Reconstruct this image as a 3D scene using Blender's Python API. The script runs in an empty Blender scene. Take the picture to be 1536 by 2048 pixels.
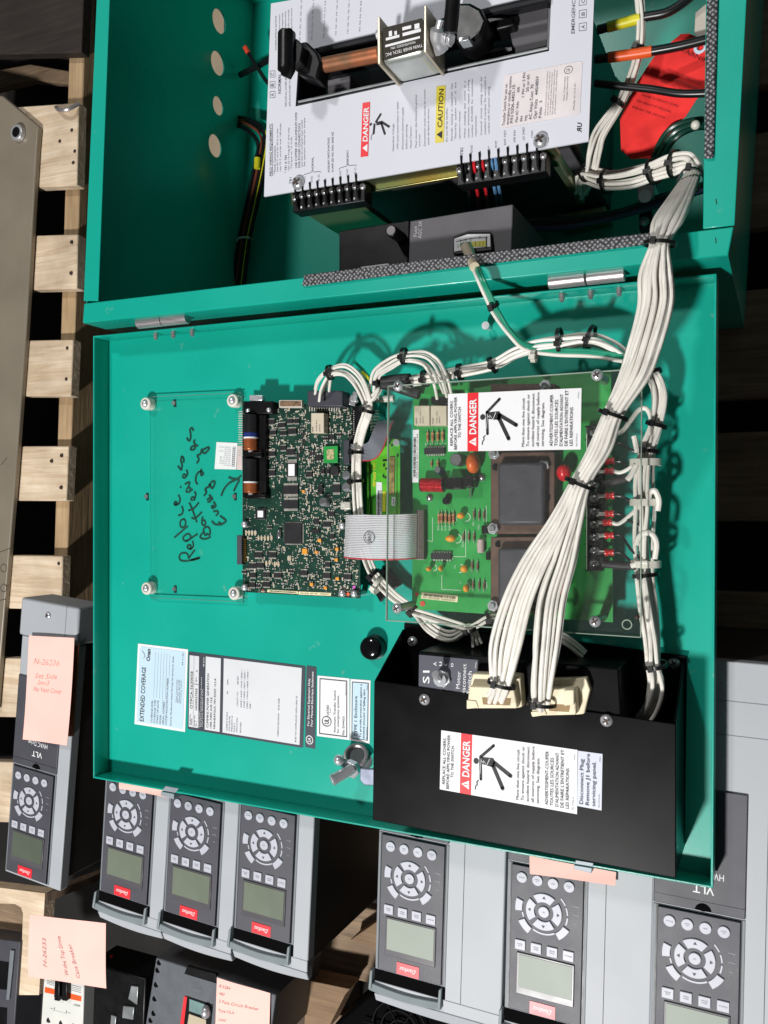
import bpy, bmesh, math, random
from mathutils import Vector, Matrix
random.seed(7)
S = bpy.context.scene
C = S.collection
# ------------------------------------------------------------------ camera
FPX, TH, CZ = 1744.0, math.radians(24.7), 0.973
cd = bpy.data.cameras.new('camera'); cam = bpy.data.objects.new('camera', cd); C.objects.link(cam)
S.camera = cam
cd.sensor_fit = 'VERTICAL'; cd.sensor_height = 32.0; cd.lens = FPX/2048*32.0
cd.clip_start = 0.02; cd.clip_end = 60
RX = Vector((math.cos(TH), 0, -math.sin(TH))); UP = Vector((0, 1, 0)); DV = Vector((-math.sin(TH), 0, -math.cos(TH)))
cam.matrix_world = Matrix(((RX.x, UP.x, -DV.x, 0), (RX.y, UP.y, -DV.y, 0), (RX.z, UP.z, -DV.z, CZ), (0, 0, 0, 1)))
# ------------------------------------------------------------------ light: a dim hall with two ceiling lamps
W = bpy.data.worlds.new('World'); S.world = W; W.use_nodes = True
bg = W.node_tree.nodes['Background']; bg.inputs[0].default_value = (0.86, 0.93, 1.0, 1); bg.inputs[1].default_value = 0.060
def lamp(name, frm, dist, size, power, col):
    ld = bpy.data.lights.new(name, 'AREA'); ld.shape = 'DISK'; ld.size = size; ld.energy = power; ld.color = col
    o = bpy.data.objects.new(name, ld); C.objects.link(o)
    d = Vector(frm).normalized(); o.location = Vector((-0.35, 0, 0.2)) + d*dist
    o.rotation_euler = (-d).to_track_quat('-Z', 'Y').to_euler()
    return o
lamp('ceiling_lamp_key', (-0.16, -0.70, 1.0), 3.2, 0.27, 110, (1.0, 0.982, 0.962))
lamp('ceiling_lamp_rear', (-0.30, 0.68, 1.0), 3.6, 0.30, 38, (1.0, 0.985, 0.97))
vs = S.view_settings; vs.view_transform = 'Standard'; vs.look = 'None'; vs.gamma = 1; vs.exposure = 0.0
S.render.engine = 'CYCLES'
S.cycles.diffuse_bounces = 2
S.render.resolution_x, S.render.resolution_y = 768, 1024
# ------------------------------------------------------------------ helpers
ZF, ZR, ZE, EB = 0.2150, 0.238, 0.262, -0.023      # door sheet, door rim, cabinet rim, cabinet back panel
def P(x, y, z):
    """photo pixel (1536x2048) -> point on the level plane of height z"""
    d = RX*((x-768)/FPX) + UP*((1024-y)/FPX) + DV
    return Vector((0, 0, CZ)) + d*((z-CZ)/d.z)
V = Vector
def lin(c):
    c = c/255.0
    return c/12.92 if c <= 0.04045 else ((c+0.055)/1.055)**2.4
ORG = {}
def thing(name, label, cat, loc, group=None):
    o = bpy.data.objects.new(name, None); C.objects.link(o); o.empty_display_size = 0.02
    o.location = loc; ORG[o.name] = V(loc); o['label'] = label; o['category'] = cat
    if group: o['group'] = group
    return o
class MB:
    def __init__(s): s.v = []; s.f = []
    def add(s, v, f):
        n = len(s.v); s.v += [V(p) for p in v]; s.f += [tuple(i+n for i in q) for q in f]; return s
    def prism(s, top, bot):
        n = len(top)
        f = [tuple(range(n)), tuple(range(2*n-1, n-1, -1))]
        for i in range(n):
            j = (i+1) % n; f.append((i, i+n, j+n, j))
        return s.add(list(top)+list(bot), f)
    def ext(s, pts, dz):
        return s.prism(pts, [p-V((0, 0, dz)) for p in pts])
    def px(s, pts, z, dz):
        return s.ext([P(x, y, z) for x, y in reversed(pts)], dz)
    def rect(s, x0, y0, x1, y1, z, dz):
        return s.px([(x0, y0), (x1, y0), (x1, y1), (x0, y1)], z, dz)
    def box(s, c, sx, sy, sz, rot=0.0, R=None):
        R = R or Matrix.Rotation(rot, 3, 'Z')
        v = [V(c)+R @ V((a*sx/2, b*sy/2, d*sz/2)) for d in (-1, 1) for b in (-1, 1) for a in (-1, 1)]
        return s.add(v, [(0, 2, 3, 1), (4, 5, 7, 6), (0, 1, 5, 4), (2, 6, 7, 3), (0, 4, 6, 2), (1, 3, 7, 5)])
    def cyl(s, a, b, r, n=16, r2=None, caps=True):
        a = V(a); b = V(b); r2 = r if r2 is None else r2
        d = (b-a).normalized(); e = d.orthogonal().normalized(); g = d.cross(e)
        v = []
        for c, q in ((a, r), (b, r2)):
            for i in range(n):
                t = 2*math.pi*i/n; v.append(c+(e*math.cos(t)+g*math.sin(t))*q)
        f = [(i, (i+1) % n, (i+1) % n+n, i+n) for i in range(n)]
        if caps: f += [tuple(range(n-1, -1, -1)), tuple(range(n, 2*n))]
        return s.add(v, f)
    def tube(s, pts, r, n=8, smooth=6):
        pts = spline(pts, smooth) if smooth else pts
        rs = r if isinstance(r, (list, tuple)) else None
        v = []; f = []; pe = None; m = len(pts)
        for i, p in enumerate(pts):
            d = (pts[min(i+1, m-1)]-pts[max(i-1, 0)]).normalized()
            e = (pe - d*pe.dot(d)) if pe is not None else d.orthogonal()
            if e.length < 1e-6: e = d.orthogonal()
            e.normalize(); pe = e; g = d.cross(e)
            rr = rs[min(int(i*len(rs)/m), len(rs)-1)] if rs else r
            for k in range(n):
                t = 2*math.pi*k/n; v.append(p+(e*math.cos(t)+g*math.sin(t))*rr)
        for i in range(m-1):
            for k in range(n):
                a = i*n+k; b = i*n+(k+1) % n; f.append((a, b, b+n, a+n))
        f += [tuple(range(n-1, -1, -1)), tuple(range((m-1)*n, m*n))]
        return s.add(v, f)
    def ball(s, c, rx, ry=None, rz=None, n=14, m=8, R=None):
        ry = ry or rx; rz = rz or rx; c = V(c); v = []; f = []
        for i in range(m+1):
            a = math.pi*i/m
            for k in range(n):
                t = 2*math.pi*k/n
                q = V((rx*math.sin(a)*math.cos(t), ry*math.sin(a)*math.sin(t), rz*math.cos(a)))
                v.append(c+(R @ q if R else q))
        for i in range(m):
            for k in range(n):
                f.append((i*n+k, (i+1)*n+k, (i+1)*n+(k+1) % n, i*n+(k+1) % n))
        return s.add(v, f)
    def ribbon(s, pts, w, nrm=V((0, 0, 1)), t=0.0002, smooth=4):
        pts = spline(pts, smooth) if smooth else pts
        m = len(pts); v = []; f = []
        for i, p in enumerate(pts):
            d = (pts[min(i+1, m-1)]-pts[max(i-1, 0)])
            q = nrm.cross(d); q = q.normalized()*(w/2) if q.length > 1e-9 else V((w/2, 0, 0))
            v += [p+q, p-q, p-q-nrm*t, p+q-nrm*t]
        for i in range(m-1):
            for k in range(4):
                a = i*4+k; b = i*4+(k+1) % 4; f.append((a, a+4, b+4, b))
        f += [(0, 1, 2, 3), (4*m-1, 4*m-2, 4*m-3, 4*m-4)]
        return s.add(v, f)
    def torus(s, c, nrm, R, r, n=20, m=6, rx=1.0, ry=1.0, e=None):
        nrm = V(nrm).normalized(); e = (V(e) if e is not None else nrm.orthogonal()).normalized(); g = nrm.cross(e); c = V(c)
        v = []; f = []
        for i in range(n):
            a = 2*math.pi*i/n; dr = e*math.cos(a)*rx+g*math.sin(a)*ry; dn = dr.normalized()
            for k in range(m):
                b = 2*math.pi*k/m; v.append(c+dr*R+dn*(r*math.cos(b))+nrm*(r*math.sin(b)))
        for i in range(n):
            for k in range(m):
                f.append((i*m+k, ((i+1) % n)*m+k, ((i+1) % n)*m+(k+1) % m, i*m+(k+1) % m))
        return s.add(v, f)
def spline(pts, k=6):
    pts = [V(p) for p in pts]
    if len(pts) < 3 or not k: return pts
    q = [pts[0]*2-pts[1]]+pts+[pts[-1]*2-pts[-2]]; out = []
    for i in range(1, len(q)-2):
        a, b, c, d = q[i-1:i+3]
        for j in range(k):
            t = j/k
            out.append(0.5*((2*b)+(c-a)*t+(2*a-5*b+4*c-d)*t*t+(3*b-a-3*c+d)*t**3))
    out.append(pts[-1]); return out
def mesh_of(name, mb, o0, smooth):
    me = bpy.data.meshes.new(name); me.from_pydata([tuple(p-o0) for p in mb.v], [], mb.f)
    bm = bmesh.new(); bm.from_mesh(me)
    bmesh.ops.recalc_face_normals(bm, faces=bm.faces); bm.to_mesh(me); bm.free()
    if smooth:
        me.polygons.foreach_set('use_smooth', [True]*len(me.polygons))
        me.set_sharp_from_angle(angle=math.radians(40))
    me.update(); return me
def depth(o):
    n = 0
    while o.parent: o = o.parent; n += 1
    return n
def part(name, mb, m, parent, bevel=0.0, smooth=False, label=None, seg=2, recalc=True):
    o0 = ORG[parent.name]
    while depth(parent) >= 2: parent = parent.parent      # thing > part > sub-part, no further
    me = mesh_of(name, mb, o0, smooth); me.materials.append(m)
    o = bpy.data.objects.new(name, me); C.objects.link(o); o.parent = parent; ORG[o.name] = o0
    if label: o['label'] = label
    if bevel:
        b = o.modifiers.new('bevel', 'BEVEL'); b.width = bevel; b.segments = seg; b.limit_method = 'ANGLE'; b.angle_limit = math.radians(35)
        if not smooth:
            me.polygons.foreach_set('use_smooth', [True]*len(me.polygons)); me.set_sharp_from_angle(angle=math.radians(50))
    return o
def solo(name, mb, m, label, cat, group=None, bevel=0.0, smooth=False, kind=None):
    zs = min(p.z for p in mb.v); c = sum(mb.v, V((0, 0, 0)))/len(mb.v); c.z = zs
    me = mesh_of(name, mb, c, smooth); me.materials.append(m)
    o = bpy.data.objects.new(name, me); C.objects.link(o); o.location = c; ORG[o.name] = c
    if kind: o['kind'] = kind
    if kind != 'structure': o['label'] = label; o['category'] = cat
    if group: o['group'] = group
    if bevel:
        b = o.modifiers.new('bevel', 'BEVEL'); b.width = bevel; b.segments = 2; b.limit_method = 'ANGLE'
    return o
# ---- text as flat mesh
TC = {}
def glyphs(s, bold=0.0, shear=0.0):
    k = (s, bold, shear)
    if k not in TC:
        cu = bpy.data.curves.new('t', 'FONT'); cu.body = s; cu.size = 1; cu.resolution_u = 2; cu.offset = bold; cu.shear = shear
        o = bpy.data.objects.new('t', cu); C.objects.link(o)
        me = bpy.data.meshes.new_from_object(o.evaluated_get(bpy.context.evaluated_depsgraph_get()))
        vv = [v.co.copy() for v in me.vertices]; ff = [tuple(p.vertices) for p in me.polygons]
        bpy.data.objects.remove(o); bpy.data.curves.remove(cu); bpy.data.meshes.remove(me)
        x0 = min((v.x for v in vv), default=0); x1 = max((v.x for v in vv), default=1)
        TC[k] = ([((v.x-x0), v.y/0.70) for v in vv], ff, max(x1-x0, 1e-3))
    return TC[k]
def text(mb, s, fn, bold=0.0, shear=0.0):
    """fn(gx 0..1 along the line, gy 0..1 cap height) -> point"""
    v, f, w = glyphs(s, bold, shear)
    return mb.add([fn(x/w, y) for x, y in v], f)
def textpx(mb, s, a, b, hpx, z, bold=0.0, shear=0.0):
    """baseline from pixel a to pixel b at height z, cap height hpx pixels to the left of travel"""
    A = P(a[0], a[1], z); B = P(b[0], b[1], z); d = V((b[0]-a[0], b[1]-a[1])); d.normalize()
    q = (d.y, -d.x)     # left of travel on screen (y down)
    H = P(a[0]+q[0]*hpx, a[1]+q[1]*hpx, z)-A
    return text(mb, s, lambda x, y: A+(B-A)*x+H*y, bold, shear)
class Lab:
    """flat label: u = 0..1 to photo right, v = 0..1 up the photo (the reading direction)"""
    def __init__(s, tl, tr, br, bl, z):
        s.q = [P(p[0], p[1], z) for p in (tl, tr, br, bl)]; s.z = z
    def pt(s, u, v, dz=0.0):
        a, b, c, d = s.q
        p = (d*(1-u)+c*u)*(1-v)+(a*(1-u)+b*u)*v; p.z += dz; return p
    def rect(s, mb, u0, v0, u1, v1, dz, t=0.0002):
        return mb.ext([s.pt(u0, v0, dz), s.pt(u1, v0, dz), s.pt(u1, v1, dz), s.pt(u0, v1, dz)], t)
    def frame(s, mb, u0, v0, u1, v1, w, wv, dz):
        s.rect(mb, u0, v0, u0+w, v1, dz); s.rect(mb, u1-w, v0, u1, v1, dz)
        s.rect(mb, u0+w, v0, u1-w, v0+wv, dz); s.rect(mb, u0+w, v1-wv, u1-w, v1, dz); return mb
    def text(s, mb, t, u, v0, v1, h, dz=0.0006, bold=0.0, shear=0.0):
        return text(mb, t, lambda x, y: s.pt(u-y*h, v0+(v1-v0)*x, dz), bold, shear)
    def poly(s, mb, uv, dz, t=0.0002):
        return mb.ext([s.pt(u, v, dz) for u, v in uv], t)
    def disc(s, mb, u, v, ru, rv, dz, n=20, t=0.0002):
        return s.poly(mb, [(u+ru*math.cos(2*math.pi*i/n), v+rv*math.sin(2*math.pi*i/n)) for i in range(n)], dz, t)
    def ring(s, mb, u, v, ru, rv, w, dz, n=24):
        for i in range(n):
            a, b = 2*math.pi*i/n, 2*math.pi*(i+1)/n
            s.poly(mb, [(u+ru*math.cos(a), v+rv*math.sin(a)), (u+ru*math.cos(b), v+rv*math.sin(b)),
                        (u+ru*w*math.cos(b), v+rv*w*math.sin(b)), (u+ru*w*math.cos(a), v+rv*w*math.sin(a))], dz)
        return mb
# ---- materials
MATS = {}
def mat(name, rgb, rough=0.5, metal=0.0, var=0.06, scale=30.0, bump=0.0, bscale=400.0, coat=0.0, spec=0.5, stretch=None, rgb2=None, dirt=0.0):
    if name in MATS: return MATS[name]
    m = bpy.data.materials.new(name); m.use_nodes = True; nt = m.node_tree; N = nt.nodes; L = nt.links
    b = N['Principled BSDF']; c = [lin(x) for x in rgb]
    tc = N.new('ShaderNodeTexCoord'); mp = N.new('ShaderNodeMapping'); L.new(tc.outputs['Object'], mp.inputs[0])
    if stretch: mp.inputs['Scale'].default_value = stretch
    nz = N.new('ShaderNodeTexNoise'); nz.inputs['Scale'].default_value = scale; nz.inputs['Detail'].default_value = 6; L.new(mp.outputs[0], nz.inputs[0])
    mx = N.new('ShaderNodeMix'); mx.data_type = 'RGBA'
    c2 = [lin(x) for x in rgb2] if rgb2 else [x*(1+2.2*var) for x in c]; c1 = c if rgb2 else [x*(1-2.2*var) for x in c]
    mx.inputs[6].default_value = (*c1, 1); mx.inputs[7].default_value = (*c2, 1)
    rp = N.new('ShaderNodeValToRGB'); rp.color_ramp.elements[0].position = 0.3; rp.color_ramp.elements[1].position = 0.7
    L.new(nz.outputs['Fac'], rp.inputs[0]); L.new(rp.outputs[0], mx.inputs[0])
    out = mx.outputs[2]
    if dirt:
        n2 = N.new('ShaderNodeTexNoise'); n2.inputs['Scale'].default_value = scale*0.25; n2.inputs['Detail'].default_value = 10; n2.inputs['Roughness'].default_value = 0.7
        L.new(tc.outputs['Object'], n2.inputs[0])
        r2 = N.new('ShaderNodeValToRGB'); r2.color_ramp.elements[0].position = 0.52; r2.color_ramp.elements[1].position = 0.8
        L.new(n2.outputs['Fac'], r2.inputs[0])
        mu = N.new('ShaderNodeMath'); mu.operation = 'MULTIPLY'; mu.inputs[1].default_value = dirt; L.new(r2.outputs[0], mu.inputs[0])
        m2 = N.new('ShaderNodeMix'); m2.data_type = 'RGBA'; L.new(mu.outputs[0], m2.inputs[0]); L.new(out, m2.inputs[6]); m2.inputs[7].default_value = (0.10, 0.085, 0.07, 1)
        out = m2.outputs[2]
    L.new(out, b.inputs['Base Color'])
    b.inputs['Metallic'].default_value = metal; b.inputs['Specular IOR Level'].default_value = spec
    mr = N.new('ShaderNodeMapRange'); mr.inputs[3].default_value = max(rough-0.09, 0.03); mr.inputs[4].default_value = min(rough+0.09, 1); L.new(nz.outputs['Fac'], mr.inputs[0]); L.new(mr.outputs[0], b.inputs['Roughness'])
    if coat: b.inputs['Coat Weight'].default_value = coat; b.inputs['Coat Roughness'].default_value = 0.12
    if bump:
        nb = N.new('ShaderNodeTexNoise'); nb.inputs['Scale'].default_value = bscale; nb.inputs['Detail'].default_value = 3; L.new(mp.outputs[0], nb.inputs[0])
        bp = N.new('ShaderNodeBump'); bp.inputs['Strength'].default_value = bump; bp.inputs['Distance'].default_value = 0.001
        L.new(nb.outputs['Fac'], bp.inputs['Height']); L.new(bp.outputs[0], b.inputs['Normal'])
    MATS[name] = m; return m
def clear(name, tint=(0.985, 0.99, 0.985), gloss=0.10, dust=0.013):
    m = bpy.data.materials.new(name); m.use_nodes = True; N = m.node_tree.nodes; L = m.node_tree.links
    N.remove(N['Principled BSDF']); o = N['Material Output']
    t = N.new('ShaderNodeBsdfTransparent'); t.inputs[0].default_value = (*tint, 1)
    g = N.new('ShaderNodeBsdfGlossy'); g.inputs['Roughness'].default_value = 0.08
    d = N.new('ShaderNodeBsdfDiffuse'); d.inputs[0].default_value = (0.7, 0.7, 0.68, 1)
    nz = N.new('ShaderNodeTexNoise'); nz.inputs['Scale'].default_value = 60; nz.inputs['Detail'].default_value = 8
    r = N.new('ShaderNodeMapRange'); r.inputs[1].default_value = 0.4; r.inputs[2].default_value = 0.8; r.inputs[3].default_value = dust; r.inputs[4].default_value = dust*1.9; L.new(nz.outputs['Fac'], r.inputs[0])
    f = N.new('ShaderNodeFresnel'); f.inputs[0].default_value = 1.35
    a = N.new('ShaderNodeMixShader'); L.new(f.outputs[0], a.inputs[0]); L.new(t.outputs[0], a.inputs[1]); L.new(g.outputs[0], a.inputs[2])
    e = N.new('ShaderNodeMixShader'); L.new(r.outputs[0], e.inputs[0]); L.new(a.outputs[0], e.inputs[1]); L.new(d.outputs[0], e.inputs[2])
    L.new(e.outputs[0], o.inputs[0]); return m
def wood(name, a, b, along='x', rough=0.75, dark=0.0):
    m = bpy.data.materials.new(name); m.use_nodes = True; N = m.node_tree.nodes; L = m.node_tree.links; p = N['Principled BSDF']
    tc = N.new('ShaderNodeTexCoord'); mp = N.new('ShaderNodeMapping'); L.new(tc.outputs['Object'], mp.inputs[0])
    oi = N.new('ShaderNodeObjectInfo'); ad = N.new('ShaderNodeVectorMath'); ad.operation = 'ADD'
    mu = N.new('ShaderNodeMath'); mu.operation = 'MULTIPLY'; mu.inputs[1].default_value = 7.3; L.new(oi.outputs['Random'], mu.inputs[0])
    L.new(tc.outputs['Object'], ad.inputs[0]); L.new(mu.outputs[0], ad.inputs[1]); L.new(ad.outputs[0], mp.inputs[0])
    mp.inputs['Scale'].default_value = (2.5, 40, 40) if along == 'x' else (40, 2.5, 40)
    nz = N.new('ShaderNodeTexNoise'); nz.inputs['Scale'].default_value = 3.0; nz.inputs['Detail'].default_value = 9; nz.inputs['Roughness'].default_value = 0.65; nz.inputs['Distortion'].default_value = 0.6; L.new(mp.outputs[0], nz.inputs[0])
    rp = N.new('ShaderNodeValToRGB'); e = rp.color_ramp.elements; e[0].position = 0.28; e[1].position = 0.72
    e[0].color = (*[lin(x) for x in a], 1); e[1].color = (*[lin(x) for x in b], 1); L.new(nz.outputs['Fac'], rp.inputs[0])
    n2 = N.new('ShaderNodeTexNoise'); n2.inputs['Scale'].default_value = 14; n2.inputs['Detail'].default_value = 8; L.new(ad.outputs[0], n2.inputs[0])
    r2 = N.new('ShaderNodeValToRGB'); r2.color_ramp.elements[0].position = 0.35; r2.color_ramp.elements[1].position = 0.75; r2.color_ramp.elements[0].color = (1, 1, 1, 1); r2.color_ramp.elements[1].color = (0.50, 0.46, 0.42, 1); L.new(n2.outputs['Fac'], r2.inputs[0])
    mx = N.new('ShaderNodeMix'); mx.data_type = 'RGBA'; mx.blend_type = 'MULTIPLY'; mx.inputs[0].default_value = 0.75; L.new(rp.outputs[0], mx.inputs[6]); L.new(r2.outputs[0], mx.inputs[7])
    L.new(mx.outputs[2], p.inputs['Base Color']); p.inputs['Roughness'].default_value = rough
    bp = N.new('ShaderNodeBump'); bp.inputs['Strength'].default_value = 0.6; bp.inputs['Distance'].default_value = 0.002; L.new(nz.outputs['Fac'], bp.inputs['Height']); L.new(bp.outputs[0], p.inputs['Normal'])
    return m
def braid(name):
    m = mat(name, (48, 48, 52), 0.55, 0, 0.2, 200); N = m.node_tree.nodes; L = m.node_tree.links; b = N['Principled BSDF']
    tc = N.new('ShaderNodeTexCoord')
    mp = N.new('ShaderNodeMapping'); mp.inputs['Rotation'].default_value = (0, 0, 0.78); L.new(tc.outputs['Object'], mp.inputs[0])
    ck = N.new('ShaderNodeTexVoronoi'); ck.voronoi_dimensions = '2D'; ck.distance = 'CHEBYCHEV'; ck.inputs['Scale'].default_value = 330; ck.inputs['Randomness'].default_value = 0.35; L.new(mp.outputs[0], ck.inputs[0])
    r = N.new('ShaderNodeValToRGB'); e = r.color_ramp.elements; e[0].position = 0.1; e[0].color = (0.33, 0.33, 0.35, 1); e[1].position = 0.42; e[1].color = (0.02, 0.02, 0.022, 1); L.new(ck.outputs['Distance'], r.inputs[0])
    L.new(r.outputs[0], b.inputs['Base Color'])
    bp = N.new('ShaderNodeBump'); bp.inputs['Strength'].default_value = 0.8; bp.inputs['Distance'].default_value = 0.001; bp.invert = True
    L.new(ck.outputs['Distance'], bp.inputs['Height']); L.new(bp.outputs[0], b.inputs['Normal']); return m
GREEN = mat('green_enamel', (15, 167, 147), 0.30, 0, 0.025, 9, 0.10, 900, coat=0.2, dirt=0.05)
def scuffs(m):
    N = m.node_tree.nodes; L = m.node_tree.links; b = N['Principled BSDF']; src = b.inputs['Base Color'].links[0].from_socket; tc = N.new('ShaderNodeTexCoord')
    for sc, rot, pos, amt, col in (((6, 240, 6), 0.5, 0.74, 0.30, (0.20, 0.50, 0.43)), ((200, 5, 6), 0.2, 0.75, 0.25, (0.005, 0.14, 0.12)), ((55, 55, 55), 0, 0.70, 0.22, (0.30, 0.44, 0.38))):
        mp = N.new('ShaderNodeMapping'); mp.inputs['Scale'].default_value = sc; mp.inputs['Rotation'].default_value = (0, 0, rot); L.new(tc.outputs['Object'], mp.inputs[0])
        nz = N.new('ShaderNodeTexNoise'); nz.inputs['Scale'].default_value = 1.0; nz.inputs['Detail'].default_value = 4; L.new(mp.outputs[0], nz.inputs[0])
        mr = N.new('ShaderNodeMapRange'); mr.inputs[1].default_value = pos; mr.inputs[2].default_value = pos+0.04; mr.inputs[3].default_value = 0; mr.inputs[4].default_value = amt; L.new(nz.outputs['Fac'], mr.inputs[0])
        mx = N.new('ShaderNodeMix'); mx.data_type = 'RGBA'; L.new(mr.outputs[0], mx.inputs[0]); L.new(src, mx.inputs[6]); mx.inputs[7].default_value = (*col, 1); src = mx.outputs[2]
    L.new(src, b.inputs['Base Color'])
scuffs(GREEN)
BLACKP = mat('black_powder_coat', (13, 13, 15), 0.32, 0, 0.12, 25, 0.06, 1200, dirt=0.012, spec=0.10)
BLK = mat('black_plastic', (16, 16, 18), 0.34, 0, 0.1, 60, spec=0.25)
DGREY = mat('dark_grey_plastic', (70, 70, 78), 0.5, 0, 0.03, 40, 0.15, 1500)
MGREY = mat('mid_grey_plastic', (118, 124, 130), 0.5, 0, 0.03, 40, 0.1, 1500)
LGREY = mat('light_grey_plastic', (171, 175, 180), 0.5, 0, 0.02, 12, 0.10, 1500, dirt=0.02)
SIDEG = mat('charcoal_side', (50, 47, 46), 0.6, 0, 0.08, 20, 0.1, 800)
BTN = mat('key_white', (186, 187, 198), 0.45, 0, 0.02, 50)
LCD = mat('lcd_glass', (112, 120, 106), 0.3, 0, 0.03, 30, spec=0.3)
LOGO = mat('logo_red', (226, 48, 58), 0.4, 0, 0.02)
RED = mat('danger_red', (232, 32, 44), 0.45, 0, 0.02)
WHT = mat('label_white', (236, 236, 238), 0.5, 0, 0.012, 20, dirt=0.03)
BLUEW = mat('label_pale_blue', (196, 222, 236), 0.45, 0, 0.015, 20, dirt=0.04)
GREYW = mat('label_grey', (216, 218, 222), 0.5, 0, 0.015, 20, dirt=0.03)
LILAC = mat('label_lilac', (206, 210, 226), 0.4, 0, 0.012, 10, dirt=0.03)
INK = mat('ink_black', (34, 34, 38), 0.6, 0, 0.05)
INKG = mat('ink_grey', (120, 122, 128), 0.6, 0, 0.05)
INKS = mat('ink_soft', (74, 76, 82), 0.6, 0, 0.05)
MARK = mat('marker_ink', (6, 62, 50), 0.5, 0, 0.1)
YEL = mat('caution_yellow', (222, 204, 60), 0.45, 0, 0.03)
PINK = mat('sticky_note_pink', (255, 203, 191), 0.7, 0, 0.02, 15, 0.05, 300)
PENR = mat('pen_red_faint', (238, 166, 154), 0.7)
WIRE = mat('wire_white', (234, 230, 221), 0.42, 0, 0.05, 60, dirt=0.14)
TIE = mat('tie_black', (15, 15, 16), 0.35, 0, 0.1)
TIEW = mat('tie_natural', (214, 212, 200), 0.4, 0, 0.04)
WGRN = mat('wire_green', (18, 140, 108), 0.35); WRED = mat('wire_red', (206, 34, 46), 0.35); WBLU = mat('wire_blue', (92, 138, 180), 0.35)
WBLK = mat('wire_black', (18, 20, 22), 0.3); WYEL = mat('wire_yellow', (216, 208, 40), 0.4); WORG = mat('wire_orange', (236, 92, 36), 0.4); WDKG = mat('wire_dark_green', (14, 60, 48), 0.3)
CHROME = mat('bright_metal', (222, 222, 226), 0.30, 0.65, 0.06, 80)
STEEL = mat('brushed_steel', (186, 178, 180), 0.36, 0.7, 0.08, 60, stretch=(1, 12, 12))
ZINC = mat('zinc_plate', (166, 170, 172), 0.34, 0.55, 0.1, 30)
GOLD = mat('chromate_gold', (166, 152, 96), 0.34, 0.85, 0.0, 18, rgb2=(136, 158, 128))
COPPER = mat('copper', (172, 100, 62), 0.5, 0.5, 0.0, 45, rgb2=(108, 86, 64))
BCOP = mat('battery_copper', (206, 118, 72), 0.3, 0.7, 0.05, 60)
CREAM = mat('connector_cream', (240, 228, 196), 0.45, 0, 0.03, 40)
RELAY = mat('relay_cream', (206, 194, 172), 0.5, 0, 0.03, 40)
CLEAR = clear('clear_acrylic'); CLEARG = clear('clear_guard', (0.99, 0.995, 0.99), 0.1, 0.0); CLEARE = mat('acrylic_edge', (96, 128, 118), 0.25, 0, 0.05)
GASK = braid('braided_gasket')
TAN = mat('tan_cardboard', (150, 134, 112), 0.8, 0, 0.05, 20)
WOODA = wood('wood_pale', (206, 178, 144), (252, 234, 208)); WOODY = wood('wood_pale_y', (170, 142, 108), (214, 184, 142), 'y')
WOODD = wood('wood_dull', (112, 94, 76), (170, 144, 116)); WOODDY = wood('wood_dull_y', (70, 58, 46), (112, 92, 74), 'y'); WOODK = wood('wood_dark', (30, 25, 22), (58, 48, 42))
MSTEEL = mat('grey_beige_steel', (142, 132, 116), 0.4, 0.15, 0.05, 10, dirt=0.1)
TAGR = mat('tag_red', (238, 60, 58), 0.9, 0, 0.06, 60, 0.3, 80, spec=0.1); TAGI = mat('tag_ink', (110, 16, 22), 0.6)
# ------------------------------------------------------------------ the surface everything stands on
GROUND = mat('dark_concrete', (26, 24, 22), 0.9, 0, 0.15, 4, 0.3, 60, dirt=0.4)
mb = MB(); mb.box((-0.4, 0, -0.215), 5.0, 5.0, 0.02)
solo('ground', mb, GROUND, '', '', kind='structure')
# ------------------------------------------------------------------ pallets
PZ = -0.05
pal = thing('wooden_pallet', 'pale softwood pallet at the left edge under the grey metal box', 'pallet', P(80, 700, -0.2))
bds = [((40, 223), (157, 205), (153, 371), (66, 382)), ((60, 476), (155, 468), (153, 578), (58, 583)), ((50, 683), (146, 679), (141, 793), (44, 792)),
       ((37, 893), (137, 892), (132, 1002), (29, 1001)), ((20, 1108), (125, 1112), (122, 1220), (12, 1213)), ((6, 1313), (118, 1318), (112, 1436), (0, 1432)),
       ((-8, 1520), (112, 1526), (104, 1648), (-12, 1640)), ((30, -20), (168, -40), (162, 105), (20, 112))]
for i, q in enumerate(bds):
    q = [list(p) for p in q]; q[0][0] -= 140; q[3][0] -= 140
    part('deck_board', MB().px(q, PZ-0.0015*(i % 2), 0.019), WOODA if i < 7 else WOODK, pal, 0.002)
A0, A1 = P(174, -60, PZ-0.021), P(116, 1640, PZ-0.021); B0, B1 = P(143, -60, PZ-0.021), P(92, 1640, PZ-0.021)
part('stringer', MB().ext([A0, A1, B1, B0], 0.125), WOODY, pal, 0.002)
part('stringer', MB().ext([p-V((0.42, 0, 0)) for p in (A0, A1, B1, B0)], 0.125), WOODDY, pal, 0.002)
NAIL = mat('rusty_nail', (72, 60, 54), 0.6, 0.5, 0.2, 200)
for x, y in ((143, 260), (119, 282), (146, 325), (149, 302), (142, 484), (141, 546), (134, 696), (132, 758), (122, 911), (102, 922), (121, 975), (117, 1127)):
    p = P(x, y, PZ+0.0008); part('nail_head', MB().cyl(p-V((0, 0, 0.004)), p, 0.0028, 8), NAIL, pal)
mb = MB(); mb.tube([P(112, 215, PZ+0.002), P(118, 220, PZ+0.014), P(135, 219, PZ+0.014), P(158, 207, PZ+0.003)], 0.003, 7)
part('bent_nail', mb, STEEL, pal, smooth=True)

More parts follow.
